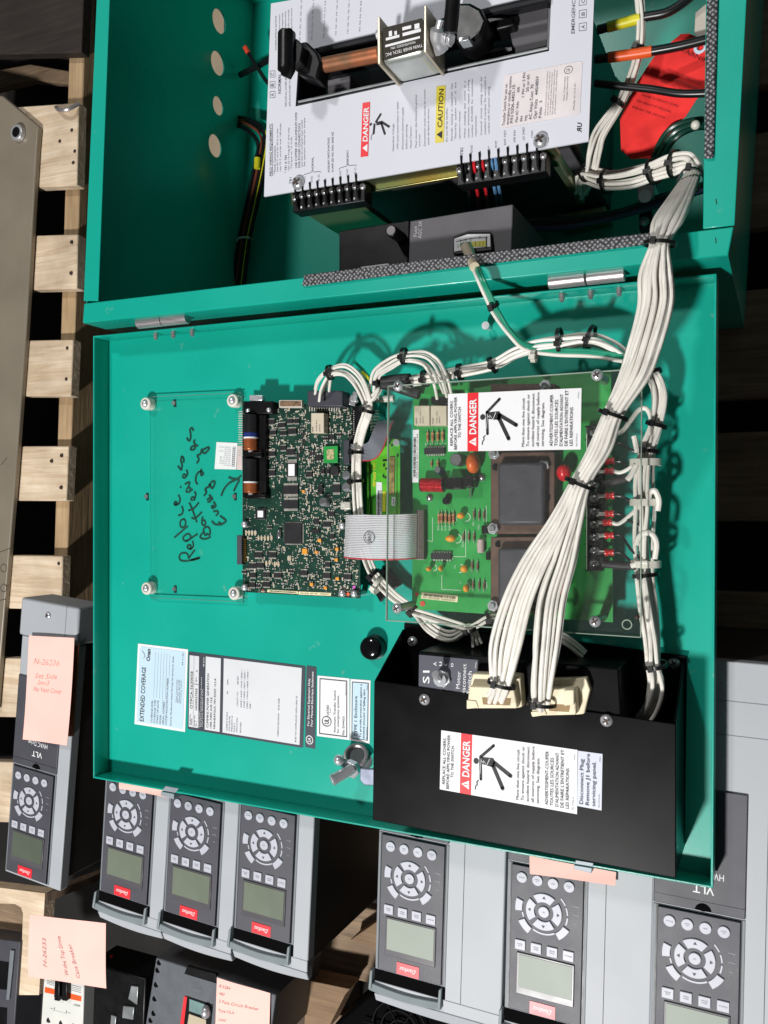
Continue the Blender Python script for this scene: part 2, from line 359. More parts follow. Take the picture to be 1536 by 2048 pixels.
# second pallet carrying the drives and the cabinet
pl2 = thing('wooden_pallet', 'weathered pallet under the open cabinet and the drives', 'pallet', V((-0.3, 0.0, -0.2)))
y0 = -0.70
DZ2 = -0.0265
for k, (a, b) in enumerate(((-0.74, -0.65), (-0.60, -0.505), (-0.45, -0.365), (-0.33, -0.235), (-0.125, -0.085), (-0.01, 0.085), (0.12, 0.235), (0.30, 0.40), (0.45, 0.55))):
    x0 = -0.82 if b < 0.05 else -0.62
    if k < 2: x0 = -0.56
    part('deck_board', MB().box(((x0+0.42)/2, (a+b)/2, DZ2-0.0095-0.001*(k % 2)), 0.42-x0, b-a, 0.019), WOODD, pl2, 0.002)
for x in (-0.60, -0.12, 0.38):
    part('stringer', MB().box((x, -0.1, DZ2-0.023-0.085), 0.04, 1.3, 0.168), WOODDY, pl2, 0.002)
# tan packing under the cabinet
c0 = P(165, 646, ZE)
sup = MB(); sup.box((-0.79, 0.50, -0.045), 0.17, 0.42, 0.03)
solo('packing_sheet', sup, TAN, 'tan cardboard packing glimpsed through the round holes of the cabinet wall', 'cardboard')

# grey steel box at the far left, lying on the pallet
gb = thing('steel_box', 'grey beige steel box with round knockout bushing at the far left edge', 'metal box', P(10, 600, PZ+0.0005))
ZB = PZ+0.010
part('case', MB().px([(-120, 160), (6, 192), (77, 252), (73, 300), (52, 660), (30, 960), (-8, 1420), (-160, 1420)], ZB, ZB-PZ-0.0006), MSTEEL, gb, 0.002)
c = P(40, 268, ZB)
part('bushing', MB().cyl(c, c+V((0.0, 0, 0.008)), 0.0125, 24), CHROME, gb, 0.001, smooth=True)
part('bushing_hole', MB().cyl(c+V((0.0, 0, 0.0081)), c+V((0, 0, 0.0084)), 0.008, 20), BLK, gb)
for a, b in (((14, 915), (2, 930)), ((22, 1096), (-5, 1106)), ((12, 1198), (-5, 1202))):
    part('seam', MB().ribbon([P(a[0], a[1], ZB+0.0004), P(b[0], b[1], ZB+0.0004)], 0.001, smooth=0), mat('seam_dark', (70, 64, 56), 0.6), gb)
mb = MB()
for y in (1136, 1176):
    for k in range(10):
        a = 2*math.pi*k/10; b = 2*math.pi*(k+1)/10
        mb.ribbon([P(7+6*math.cos(a), y+8*math.sin(a), ZB+0.0004), P(7+6*math.cos(b), y+8*math.sin(b), ZB+0.0004)], 0.0012, smooth=0)
part('stamped_mark', mb, mat('stamp', (84, 78, 68), 0.5), gb)

# dark timbers in the upper left corner
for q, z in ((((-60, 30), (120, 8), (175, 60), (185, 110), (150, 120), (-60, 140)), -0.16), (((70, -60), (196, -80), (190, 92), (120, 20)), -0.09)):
    solo('dark_timber', MB().px(q, z, 0.05), WOODK if z < -0.1 else WOODD, 'dark timber lying deep in the upper left corner' if z < -0.1 else 'brown timber block beside the top of the green cabinet', 'timber', bevel=0.003)

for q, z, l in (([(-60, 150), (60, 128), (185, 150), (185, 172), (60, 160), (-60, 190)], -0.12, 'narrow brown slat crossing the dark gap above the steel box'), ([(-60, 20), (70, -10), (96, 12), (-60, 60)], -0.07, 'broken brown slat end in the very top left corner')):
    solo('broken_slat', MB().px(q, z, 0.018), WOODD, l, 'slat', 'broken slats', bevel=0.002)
# ------------------------------------------------------------------ cabinet
BL, BR = P(165, 646, ZE), P(1456, 510, ZE)
ey = (P(193, 0, ZE)-P(165, 646, ZE)).normalized(); ex = (BR-BL).normalized()
HL = 0.486
TL_, TR_ = BL+ey*HL, BR+ey*HL
cab = thing('electrical_cabinet', 'open teal green steel cabinet with transfer switch inside at the top', 'cabinet', (BL+TR_)/2-V((0, 0, ZE-EB+0.002)))
w, fl = 0.002, 0.0205
def ins(d, dl=None): return [BL+ex*d+ey*d, BR-ex*d+ey*d, TR_-ex*d-ey*d, TL_+ex*d-ey*d]
o_, i_ = ins(0), ins(w)
part('back_panel', MB().ext([p-V((0, 0, ZE-EB)) for p in o_], 0.002), GREEN, cab)
for k in (0, 1, 2):
    j = (k+1) % 4
    part('side_wall', MB().ext([p-V((0, 0, 0.0025)) for p in (o_[k], o_[j], i_[j], i_[k])], ZE-EB-0.003), GREEN, cab)
# left wall with four knockout holes, built as a 2-D curve so that the holes are real
def holed_wall():
    cu = bpy.data.curves.new('w', 'CURVE'); cu.dimensions = '2D'; cu.fill_mode = 'BOTH'; cu.extrude = 0.001
    hgt = ZE-EB-0.0055
    def sp(pts):
        s = cu.splines.new('POLY'); s.points.add(len(pts)-1)
        for q, p in zip(s.points, pts): q.co = (p[0], p[1], 0, 1)
        s.use_cyclic_u = True
    sp([(w, 0), (HL-w, 0), (HL-w, hgt), (w, hgt)])
    for px_, py_, r in HOLES:
        # intersect the pixel ray with the wall plane
        n = V((ey.y, -ey.x, 0)); d = RX*((px_-768)/FPX)+UP*((1024-py_)/FPX)+DV; o = V((0, 0, CZ))
        t = (BL-o).dot(n)/d.dot(n); p = o+d*t; s = (p-BL).dot(ey); h = p.z-EB-0.001
        sp([(s+r*math.cos(2*math.pi*k/28), h+r*math.sin(2*math.pi*k/28)) for k in range(28)])
    o = bpy.data.objects.new('w', cu); C.objects.link(o)
    me = bpy.data.meshes.new_from_object(o.evaluated_get(bpy.context.evaluated_depsgraph_get()))
    m = MB(); m.v = [BL+ey*v.co.x+V((0, 0, EB+0.001-ZE+v.co.y))+ex*(v.co.z+0.001) for v in me.vertices]; m.f = [tuple(p.vertices) for p in me.polygons]
    bpy.data.objects.remove(o); bpy.data.curves.remove(cu); bpy.data.meshes.remove(me); return m
HOLES = [(436, 43, 0.0145), (433, 127, 0.0145), (434, 212, 0.0115), (428, 292, 0.0140)]
part('side_wall', holed_wall(), GREEN, cab, label='left side wall with a row of four round holes')
inn = [P(196, 603, ZE), P(1406, 459, ZE), None, None]
f0 = P(219, 0, ZE); el = (f0-inn[0]).normalized()
tl = inn[0]+el*(HL-0.045)
r0 = P(1412, 0, ZE); er = (r0-inn[1]).normalized(); tr = inn[1]+er*(HL-0.045)
part('rim_flange', MB().ext([o_[0]+ey*0.0235+ex*0.0, inn[0]+V((0, 0.0006, 0)), tl, o_[3]], 0.002), GREEN, cab, 0.0006)
part('rim_flange', MB().ext([o_[0], o_[1], inn[1]-V((0, 0.0004, 0))+ex*0.022, inn[0]-ex*0.0195-V((0, 0.0002, 0))], 0.0022), GREEN, cab, 0.001)
part('rim_flange', MB().ext([inn[1]+V((0, 0.0006, 0)), inn[1]+ex*0.0225+V((0, 0.0006, 0)), o_[2], tr], 0.002), GREEN, cab, 0.0006)
g0, g1 = P(603, 572, ZE+0.0035), P(1310, 486, ZE+0.0035); g2, g3 = P(1310, 463, ZE+0.0035), P(608, 549, ZE+0.0035)
part('gasket', MB().ext([g0, g1, g2, g3], 0.0034), GASK, cab, 0.0012, label='dark braided gasket strip')
part('gasket', MB().px([(1415, -120), (1439, -120), (1427, 315), (1408, 316)], ZE+0.0035, 0.0034), GASK, cab, 0.0012, label='dark braided gasket strip')
for x, y in ((1431, 481), (1432, 403)): part('scratch', MB().px([(x-1, y-5), (x+1, y-6), (x+2, y+5), (x, y+6)], ZE+0.0003, 0.0002), mat('scratch_dark', (8, 50, 44), 0.7), cab)
for a, b, r in (((277, 646), (376, 635), 0.0062), ((1098, 564), (1250, 547), 0.0062)):
    A, B = P(a[0], a[1], 0.247), P(b[0], b[1], 0.247); M2 = (A+B)/2; d = (B-A).normalized()*0.0005
    part('hinge_knuckle', MB().cyl(A, M2-d, r, 20), STEEL, cab, 0.0007, smooth=True)
    part('hinge_knuckle', MB().cyl(M2+d, B, r, 20), STEEL, cab, 0.0007, smooth=True)

# ------------------------------------------------------------------ door
DC = [P(186, 672, ZR), P(1433, 547, ZR), P(1426, 1777, ZR), P(186, 1556, ZR)]   # tl tr br bl
dn = [p-V((0, 0, ZR-ZF)) for p in DC]
door = part('door', MB().ext(dn, 0.002), GREEN, cab, label='door folded open flat with circuit boards and stickers on it')
cen = sum(DC, V((0, 0, 0)))/4
ix = (DC[1]-DC[0]).normalized()*0.0018; iy = (DC[0]-DC[3]).normalized()*0.0018
I = [DC[0]+ix-iy, DC[1]-ix-iy, DC[2]-ix+iy, DC[3]+ix+iy]
for k in range(4):
    j = (k+1) % 4
    a, b = (DC[k], DC[j])
    part('edge_flange', MB().ext([a, b, I[j], I[k]], ZR-ZF-0.0002), GREEN, door, 0.0004)
mb = MB()
for x, y in ((308, 668), (343, 664), (381, 660), (1122, 588), (1180, 581), (1237, 577)):
    p = P(x, y, ZR-0.004); p = V((p.x, DC[0].y+(p.x-DC[0].x)*(DC[1].y-DC[0].y)/(DC[1].x-DC[0].x)-0.002, ZR-0.007)); mb = MB().cyl(p, p-V((0, 0.0045, 0)), 0.0026, 10).cyl(p-V((0, 0.0045, 0)), p-V((0, 0.007, 0)), 0.0019, 8)
    part('hinge_stud', mb, STEEL, door, smooth=True)
p = P(193, 703, ZR-0.006)
q0 = P(979, 656, ZF); part('weld_stud', MB().cyl(q0, q0+V((0, 0, 0.011)), 0.0026, 12).cyl(q0+V((0, 0, 0.0085)), q0+V((0, 0, 0.012)), 0.0036, 12), CHROME, door, smooth=True)
# fastening slots pressed in the sheet
for x, y in ((349, 806), (294, 993), (470, 993), (350, 1178)):
    p = P(x, y, ZF+0.0004)
    mb = MB(); mb.px([(x-2, y-7), (x+3, y-7), (x+3, y+8), (x-2, y+8)], ZF+0.0006, 0.0004)
    part('slot', mb, mat('slot_dark', (4, 44, 38), 0.5), door)
    mb = MB().cyl(P(x-2, y, ZF+0.0004), P(x-2, y, ZF+0.0016), 0.0022, 10); part('slot_stud', mb, ZINC, door, smooth=True)
# handwriting
HW = [[(730,1870),(650,1860),(630,1810),(660,1770),(710,1765),(740,1790),(750,1830),(780,1790),(830,1725)],[(735,1868),(800,1850),(885,1825),(870,1838),(780,1862)],
[(770,1715),(735,1700),(740,1670),(770,1665),(780,1690),(770,1720),(810,1680),(800,1610)],[(865,1520),(790,1570),(720,1615),(680,1590),(690,1550),(740,1520),(770,1540),(770,1580),(720,1612)],
[(565,1570),(740,1420)],[(690,1330),(650,1350),(640,1400),(660,1440),(700,1420),(712,1370),(690,1325)],[(660,1165),(678,1220),(660,1270),(615,1285)],
[(560,1135),(580,1110),(605,1130),(590,1155),(565,1140),(620,1140),(640,1080),(618,1020)],[(890,1560),(920,1520),(945,1500),(960,1540),(990,1520),(1000,1540)],
[(945,1500),(940,1460),(980,1430),(1015,1450),(1025,1510),(1010,1545)],[(890,1560),(930,1585),(990,1580),(1030,1555)],[(930,1300),(920,1340),(920,1390),(945,1415),(965,1390),(955,1350),(930,1350)],
[(785,1310),(830,1325),(920,1240)],[(800,1215),(855,1375)],[(745,1225),(820,1190),(880,1120)],[(757,1120),(800,1215)],[(800,1100),(780,1075),(800,1050),(825,1070),(815,1095),(830,1060),(840,1010),(820,980)],
[(720,960),(740,930),(770,940),(760,980),(725,985),(715,965)],[(760,980),(800,950)],[(700,885),(760,860),(745,920)],[(640,915),(655,928)],[(670,770),(700,760),(715,790),(690,805),(665,785)],[(715,790),(735,750),(720,700)],
[(610,650),(640,690),(655,700),(665,640),(650,580),(660,530),(685,560),(685,610)],[(865,890),(840,850),(845,780),(880,730),(915,725),(935,750),(915,775),(905,750),(912,690)],
[(850,620),(880,570),(860,520),(900,500)],[(900,500),(920,430)],[(920,470),(960,490),(1010,430),(990,415),(920,455)],[(775,420),(800,400),(830,410),(820,440),(780,445),(775,420)],[(820,380),(870,395)],[(830,315),(815,350),(850,400)],
[(725,290),(740,320),(765,325),(775,260),(765,190),(790,165),(810,205)],[(1045,1355),(1090,1400),(1180,1400)],[(1130,1370),(1180,1405)],[(1150,1290),(1225,1355),(1170,1400)],[(1065,1235),(1115,1230),(1125,1260),(1095,1290)],
[(1040,1180),(1060,1195),(1075,1170),(1050,1165),(1040,1180)],[(1075,1190),(1095,1160),(1065,1110)],[(985,1090),(1010,1065),(1030,1080),(1020,1110),(990,1110)],[(1030,1080),(1060,1080)],[(1010,1020),(1055,1075)],
[(945,1035),(975,990),(960,950),(1000,920)],[(1010,880),(1050,940),(1080,880),(1075,850),(1040,860),(1000,930)],[(1165,1035),(1200,950),(1270,870),(1370,820),(1420,775)],[(1260,795),(1310,815),(1390,830),(1360,900),(1325,975)]]
mb = MB()
for n, s in enumerate(HW): mb.ribbon([P(260+x/6.4, 830+y/6.4, ZF+0.0003+0.00001*n) for x, y in s], 0.0021, t=0.0002)
part('handwriting', mb, MARK, door, label='handwritten marker note: Replace Batteries every 2 yrs')
# ---- printed labels on the door
zl = ZF+0.0004
def lab(name, L, m, corner=0.0, label=None, parent=None, dz=0.0):
    c = corner; uv = [(c, 0), (1-c, 0), (1, c), (1, 1-c), (1-c, 1), (c, 1), (0, 1-c), (0, c)] if c else [(0, 0), (1, 0), (1, 1), (0, 1)]
    return part(name, L.poly(MB(), uv, dz, 0.0003), m, parent or door, label=label)
L1 = Lab((276, 1287), (376, 1299), (370, 1464), (269, 1448), zl)
l1 = lab('sticker', L1, WHT, 0.0, 'extended coverage sticker')
part('sticker_panel', L1.poly(MB(), [(0.05, 0.03), (0.93, 0.03), (0.96, 0.06), (0.96, 0.94), (0.93, 0.97), (0.07, 0.97), (0.04, 0.94), (0.04, 0.06)], 0.0003), BLUEW, l1)
mb = MB(); L1.text(mb, 'EXTENDED COVERAGE', 0.19, 0.05, 0.72, 0.085, bold=0.004); L1.text(mb, 'Onan', 0.265, 0.80, 0.95, 0.075, bold=0.02)
part('print', mb, INK, l1)
mb = MB()
for k, (t, e) in enumerate((('COVERAGE LEVEL:', .33), ('COVERAGE TYPE:', .34), ('START UP DATE:', .34), ('MODEL:', .17), ('SERIAL NUMBER:', .34), ('SYSTEM REGISTRATION NUMBER:', .63))):
    L1.text(mb, t, 0.36+k*0.058, 0.05, e, 0.034)
    L1.rect(mb, 0.365+k*0.058, e+0.02, 0.369+k*0.058, 0.92, 0.0004)
L1.text(mb, 'Issued by: Manufacturer Limited Warranty. See warranty for details.', 0.735, 0.05, 0.90, 0.03)
for k, t in enumerate(('Onan Corporation', '1400 73rd Ave. N.E.', 'Minneapolis, MN 55432', 'Printed in U.S.A.')): L1.text(mb, t, 0.82+k*0.03, 0.34, 0.62, 0.02)
L1.text(mb, '98-6128', 0.92, 0.80, 0.95, 0.02)
mb.ribbon([L1.pt(0.10, 0.92, .0005), L1.pt(0.16, 0.86, .0005), L1.pt(0.13, 0.83, .0005)], 0.0008)
part('print', mb, INKG, l1)
L2 = Lab((377, 1303), (611, 1332), (606, 1496), (375, 1458), zl)
LBK = mat('label_charcoal', (62, 66, 76), 0.45, 0, 0.03)
l2 = lab('nameplate', L2, LBK, 0.012, 'charcoal bordered rating nameplate')
mb = MB(); L2.rect(mb, 0.012, 0.035, 0.098, 0.955, 0.0003); L2.rect(mb, 0.158, 0.03, 0.292, 0.965, 0.0003); L2.rect(mb, 0.318, 0.03, 0.972, 0.97, 0.0003)
part('nameplate_panel', mb, GREYW, l2)
mb = MB(); L2.text(mb, 'OTPCA-5630058', 0.046, 0.27, 0.75, 0.022); L2.text(mb, 'H030537305', 0.088, 0.26, 0.54, 0.018); L2.text(mb, 'A', 0.088, 0.75, 0.775, 0.016); L2.text(mb, 'Spec.', 0.079, 0.62, 0.69, 0.011)
L2.text(mb, 'Model No.', 0.030, 0.06, 0.20, 0.011); L2.text(mb, 'MODEL', 0.044, 0.06, 0.15, 0.010); L2.text(mb, 'Serial No.', 0.071, 0.05, 0.20, 0.011); L2.text(mb, 'No. S', 0.086, 0.05, 0.12, 0.010)
L2.rect(mb, 0.052, 0.035, 0.054, 0.955, 0.0004); L2.rect(mb, 0.054, 0.59, 0.096, 0.597, 0.0004)
L2.text(mb, 'CUMMINS POWER GENERATION', 0.192, 0.06, 0.75, 0.019); L2.text(mb, '1400 73RD AVE. N.E.', 0.222, 0.06, 0.46, 0.017); L2.text(mb, 'MINNEAPOLIS, MN 55432  U.S.A.', 0.254, 0.06, 0.71, 0.017)
part('print', mb, INK, l2)
mb = MB()
for k, (t, a, b) in enumerate((('CURRENT RATING:', .06, .30), ('VOLTAGE 480', .06, .25), ('FREQUENCY 60', .06, .26), ('POLES 3', .06, .17), ('APPLICATION:', .06, .25))): L2.text(mb, t, 0.362+k*0.022, a, b, 0.012)
L2.text(mb, 'FEATURES:', 0.482, 0.06, 0.20, 0.012); L2.text(mb, '70', 0.362, 0.52, 0.56, 0.012); L2.text(mb, 'AMPS', 0.362, 0.64, 0.71, 0.012)
L2.text(mb, 'UTILITY TO', 0.45, 0.39, 0.57, 0.012); L2.text(mb, 'GENSET', 0.45, 0.66, 0.77, 0.012)
for k, t in enumerate(('A028 / A035 / A045 / B001 /', 'C048 / D009 / F007 / G009 /', 'M003 / M018 / N009 / S904 /')): L2.text(mb, t, 0.482+k*0.026, 0.38, 0.86-0.01*(k % 2), 0.012)
L2.text(mb, 'S988 /', 0.560, 0.38, 0.46, 0.012)
L2.text(mb, 'WIRING DIAGRAM    0630-2008', 0.80, 0.09, 0.56, 0.012); L2.text(mb, 'BUILT IN COMPLIANCE WITH NFPA 70', 0.945, 0.06, 0.62, 0.012)
part('print', mb, INKG, l2)
mb = MB(); L2.text(mb, 'IMPORTANT!', 0.113, 0.05, 0.26, 0.011); L2.text(mb, 'Read operation manual before servicing this equipment.', 0.127, 0.06, 0.70, 0.009); L2.text(mb, 'Onan Corp. Minneapolis U.S.A.', 0.140, 0.06, 0.55, 0.009); L2.text(mb, '98-2534', 0.148, 0.83, 0.95, 0.012)
part('print', mb, WHT, l2)
L3 = Lab((613, 1331), (633, 1334), (630, 1498), (610, 1494), zl)
l3 = lab('sticker', L3, LBK, 0.03, 'charcoal certification strip')
mb = MB(); L3.text(mb, 'For Electrical Equipment Only', 0.42, 0.27, 0.85, 0.2, bold=0.012); L3.text(mb, 'Pour Materiel Electrique Seulement', 0.75, 0.27, 0.94, 0.2, bold=0.012)
L3.ring(mb, 0.46, 0.10, 0.36, 0.055, 0.82, 0.0005); L3.text(mb, 'SA', 0.62, 0.07, 0.13, 0.34, bold=0.012)
part('print', mb, WHT, l3)
L4 = Lab((635, 1351), (699, 1357), (699, 1480), (634, 1472), zl); l4 = lab('sticker', L4, WHT, 0, 'white listing sticker')
mb = MB(); L4.frame(mb, 0.07, 0.04, 0.93, 0.96, 0.025, 0.015, 0.0004)
L4.ring(mb, 0.30, 0.26, 0.15, 0.085, 0.86, 0.0005); L4.text(mb, 'UL', 0.37, 0.22, 0.30, 0.14, bold=0.01); L4.text(mb, 'LISTED', 0.37, 0.36, 0.53, 0.07); L4.text(mb, '221W', 0.43, 0.40, 0.48, 0.035)
L4.text(mb, 'Automatic Transfer Switch', 0.58, 0.09, 0.78, 0.065); L4.text(mb, 'for emergency systems.', 0.68, 0.09, 0.71, 0.065); L4.text(mb, 'File E44433', 0.85, 0.07, 0.37, 0.065); L4.text(mb, '98-6573-A', 0.90, 0.72, 0.92, 0.025)
part('print', mb, INKS, l4)
L5 = Lab((701, 1358), (741, 1361), (739, 1487), (700, 1481), zl); l5 = lab('sticker', L5, WHT, 0, 'enclosure type sticker')
part('sticker_panel', L5.rect(MB(), 0.08, 0.04, 0.92, 0.96, 0.0002), BLUEW, l5)
mb = MB(); L5.frame(mb, 0.08, 0.04, 0.92, 0.96, 0.04, 0.012, 0.0004); L5.text(mb, 'TYPE 1 Enclosure', 0.36, 0.08, 0.73, 0.15); L5.text(mb, 'To provide protection against a', 0.58, 0.07, 0.93, 0.10); L5.text(mb, 'limited amount of falling dirt.', 0.75, 0.07, 0.86, 0.10); L5.text(mb, '98-6574-C', 0.88, 0.06, 0.26, 0.05); L5.text(mb, '-TNG-', 0.88, 0.84, 0.93, 0.05)
part('print', mb, INKS, l5)
L6 = Lab((433, 884), (475, 886), (472, 939), (429, 938), zl+0.0002); l6 = lab('sticker', L6, WHT, 0, 'small white indicator key card')
mb = MB()
for k, t in enumerate(('Status', 'S1 Available', 'S2 Available', 'Select A', 'Select B', 'Lamp', 'Test', 'Exercise Clock', 'Gen', 'Transfer Switch')):
    v = 0.12+0.075*k; L = 0.30 if len(t) < 7 else 0.5 if len(t) < 13 else 0.58
    text(mb, t, lambda x, y, v=v, L=L: L6.pt(0.72-x*L, v+0.04-y*0.035+0.0, 0.0006))
    L6.frame(mb, 0.80, v-0.015, 0.92, v+0.05, 0.012, 0.008, 0.0004)
part('print', mb, INKG, l6)
part('sticker_tab', MB().px([(475, 892), (488, 893), (487, 940), (473, 939)], zl+0.0008, 0.0004), mat('pinkish_tab', (226, 204, 204), 0.6), l6)
# ------------------------------------------------------------------ small hardware helpers
def screw(parent, p, r=0.0045, h=0.003, name='screw', m=None):
    mb = MB(); mb.ball(p, r, r, h, 14, 6)
    o = part(name, mb, m or CHROME, parent, smooth=True)
    c = MB(); c.box(p+V((0, 0, h*0.93)), r*1.1, r*0.28, h*0.25, 0.5); c.box(p+V((0, 0, h*0.93)), r*0.28, r*1.1, h*0.26, 0.5)
    part('cross_slot', c, NAIL, o); return o
def hexnut(parent, p, r=0.006, h=0.004, rot=0.2):
    o = part('hex_nut', MB().cyl(p, p+V((0, 0, h)), r, 6), CHROME, parent, 0.0006)
    part('bolt_end', MB().cyl(p+V((0, 0, h)), p+V((0, 0, h+0.0025)), r*0.5, 10), ZINC, o, 0.0004, smooth=True); return o
def bundle(parent, keys, n, rw, m=WIRE, k=7, names='wire', seed=0, seg=8):
    """keys: (px, py, z, half spread in m); every wire a tube of its own"""
    rnd = random.Random(seed); pts = [P(a, b, z) for a, b, z, s in keys]; sp = [q[3] for q in keys]
    off = []
    for i in range(n):
        rr = math.sqrt((i+0.5)/n); t = i*2.39996; off.append((rr*math.cos(t), rr*math.sin(t), rnd.uniform(-0.5, 0.5)))
    for i in range(n):
        u, v, dr = off[i]; path = []
        for j, p in enumerate(pts):
            d = (pts[min(j+1, len(pts)-1)]-pts[max(j-1, 0)]).normalized()
            e = d.cross(V((0, 0, 1))); e = e.normalized() if e.length > 1e-4 else V((1, 0, 0)); g = e.cross(d)
            a = dr*j*0.55; cu, cv = u*math.cos(a)-v*math.sin(a), u*math.sin(a)+v*math.cos(a)
            path.append(p+e*(cu*sp[j])+g*(cv*min(sp[j], 0.009)))
        part(names, MB().tube(path, rw, seg, k), m, parent, smooth=True)
def tie(parent, at, to, R, m=None, w=0.0016, ry=1.0, tail=True):
    """zip tie round a bundle at point `at`, bundle running towards `to`"""
    d = (V(to)-V(at)).normalized(); e = d.cross(V((0, 0, 1)))
    mb = MB(); n = 22; v = []; f = []
    g = e.normalized().cross(d) if e.length > 1e-5 else d.orthogonal(); e.normalize()
    for i in range(n):
        a = 2*math.pi*i/n; dr = e*math.cos(a)*R+g*math.sin(a)*R*ry; o = dr.normalized()
        for s, h in ((-1, 0), (1, 0), (1, 1), (-1, 1)): v.append(V(at)+dr+o*(h*0.0011)+d*(s*w))
    for i in range(n):
        for q in range(4): f.append((i*4+q, ((i+1) % n)*4+q, ((i+1) % n)*4+(q+1) % 4, i*4+(q+1) % 4))
    mb.add(v, f); hp = V(at)+g*R*ry+e*R*0.35+g*0.001
    if tail: mb.box(hp, 0.005, 0.004, 0.004, math.atan2(d.y, d.x))
    return part('zip_tie', mb, m or TIE, parent, smooth=True)
# ------------------------------------------------------------------ clear guard plate on nylon spacers
gp = thing('clear_guard_plate', 'clear plastic plate on four white spacers over the handwritten note', 'plate', P(385, 995, ZF+0.0003))
part('sheet', MB().px([(300, 794), (482, 786), (484, 1203), (301, 1195)], ZF+0.006, 0.0012), CLEARG, gp)
mb = MB()
for a, b in (((300, 793.5), (482, 785.5)), ((484, 790), (486, 1205)), ((301, 1195.5), (484, 1203.5))):
    mb.ribbon([P(a[0], a[1], ZF+0.0063), P(b[0], b[1], ZF+0.0063)], 0.0005, t=0.0013, smooth=0)
part('sheet_edge', mb, CLEARE, gp)
for x, y in ((290, 807), (464, 801), (292, 1177), (467, 1187)):
    a = P(x, y, ZF+0.0004); b = P(x, y, ZF+0.011); a = V((b.x, b.y, ZF+0.0004))
    sp = part('spacer', MB().cyl(a, b, 0.0068, 20), TIEW, gp, 0.001, smooth=True)
    screw(sp, b, 0.0048, 0.003) if False else part('screw_head', MB().ball(b, 0.0042, 0.0042, 0.003), CHROME, sp, smooth=True)
# ------------------------------------------------------------------ dark control board
PCBD = mat('pcb_dark_green', (16, 46, 38), 0.35, 0, 0.18, 60, rgb2=(26, 66, 52)); PCBG = mat('pcb_green', (34, 146, 66), 0.34, 0, 0.0, 40, rgb2=(52, 164, 78))
ICB = mat('ic_black', (30, 30, 33), 0.45, 0, 0.05, 100); PIN = mat('solder_pin', (206, 204, 194), 0.4, 0.25, 0.1, 200); CERA = mat('ceramic_tan', (192, 176, 146), 0.5, 0, 0.12, 300)
TANT = mat('tantalum_orange', (236, 158, 50), 0.4, 0, 0.05); CAPA = mat('capacitor_aluminium', (196, 196, 198), 0.25, 0.9, 0.04); RESB = mat('resistor_tan', (186, 146, 100), 0.45, 0, 0.1, 200)
BARC = mat('label_cream', (228, 220, 178), 0.5)
def speckle(m, sc, col, thr):
    N = m.node_tree.nodes; L = m.node_tree.links; b = N['Principled BSDF']; src = b.inputs['Base Color'].links[0].from_socket
    tc = N.new('ShaderNodeTexCoord'); vo = N.new('ShaderNodeTexVoronoi'); vo.inputs['Scale'].default_value = sc; L.new(tc.outputs['Object'], vo.inputs[0])
    lt = N.new('ShaderNodeMath'); lt.operation = 'LESS_THAN'; lt.inputs[1].default_value = thr; L.new(vo.outputs['Distance'], lt.inputs[0])
    mx = N.new('ShaderNodeMix'); mx.data_type = 'RGBA'; L.new(lt.outputs[0], mx.inputs[0]); L.new(src, mx.inputs[6]); mx.inputs[7].default_value = (*[lin(x) for x in col], 1); L.new(mx.outputs[2], b.inputs['Base Color'])
speckle(PCBD, 300, (150, 160, 140), 0.16)
ZD = ZF+0.018
cb = thing('control_board', 'dark green control circuit board with two copper topped batteries', 'circuit board', P(602, 1000, ZF+0.0003))
part('board', MB().px([(485, 802), (722, 812), (720, 1197), (485, 1184)], ZD, 0.0018), PCBD, cb, 0.0003)
for x, y in ((489, 1049), (489, 1175), (684, 1187), (708, 1188), (684, 1052)):
    p = P(x, y, ZD+0.004); part('standoff', MB().cyl(V((p.x, p.y, ZF+0.0004)), p, 0.003, 12), ZINC, cb, smooth=True)
    part('standoff_cap', MB().ball(p, 0.0035, 0.0035, 0.0025), CHROME, cb, smooth=True)
def z1(x, y): return 470+x/5.689, 760+y/5.689
def z2(x, y): return 470+x/5.689, 970+y/5.689
ex1 = (P(720, 1000, ZD)-P(485, 1000, ZD)).normalized(); ROT = math.atan2((P(720, 1197, ZD)-P(485, 1184, ZD)).y, (P(720, 1197, ZD)-P(485, 1184, ZD)).x)
def chip(par, cx, cy, wx, wy, z, h=0.002, pins=0, pinside='y', m=None, name='chip', rot=0.0):
    """centre and size in photo pixels on plane z"""
    c = P(cx, cy, z); sx = (P(cx+wx/2, cy, z)-P(cx-wx/2, cy, z)).length; sy = (P(cx, cy+wy/2, z)-P(cx, cy-wy/2, z)).length
    o = part(name, MB().box(c+V((0, 0, h/2+0.0001)), sx, sy*(0.68 if pins and pinside == 'y' else 1), h, rot), m or ICB, par, 0.0002)
    if pins:
        mb = MB(); R = Matrix.Rotation(rot, 3, 'Z')
        for k in range(pins):
            t = (k+0.5)/pins-0.5
            for s in (-1, 1):
                if pinside in ('y', 'q'): mb.box(c+R @ V((t*sx*0.92, s*sy*0.44, 0.0006)), sx*0.5/pins, sy*(0.2 if pinside == 'y' else 0.16), 0.0006, rot)
                if pinside in ('x', 'q'): mb.box(c+R @ V((s*sx*0.47, t*sy*0.92, 0.0006)), sx*0.14, sy*0.5/pins, 0.0006, rot)
        q = part('pins', mb, PIN, o); q['kind'] = 'stuff'
    return o, c, sx, sy
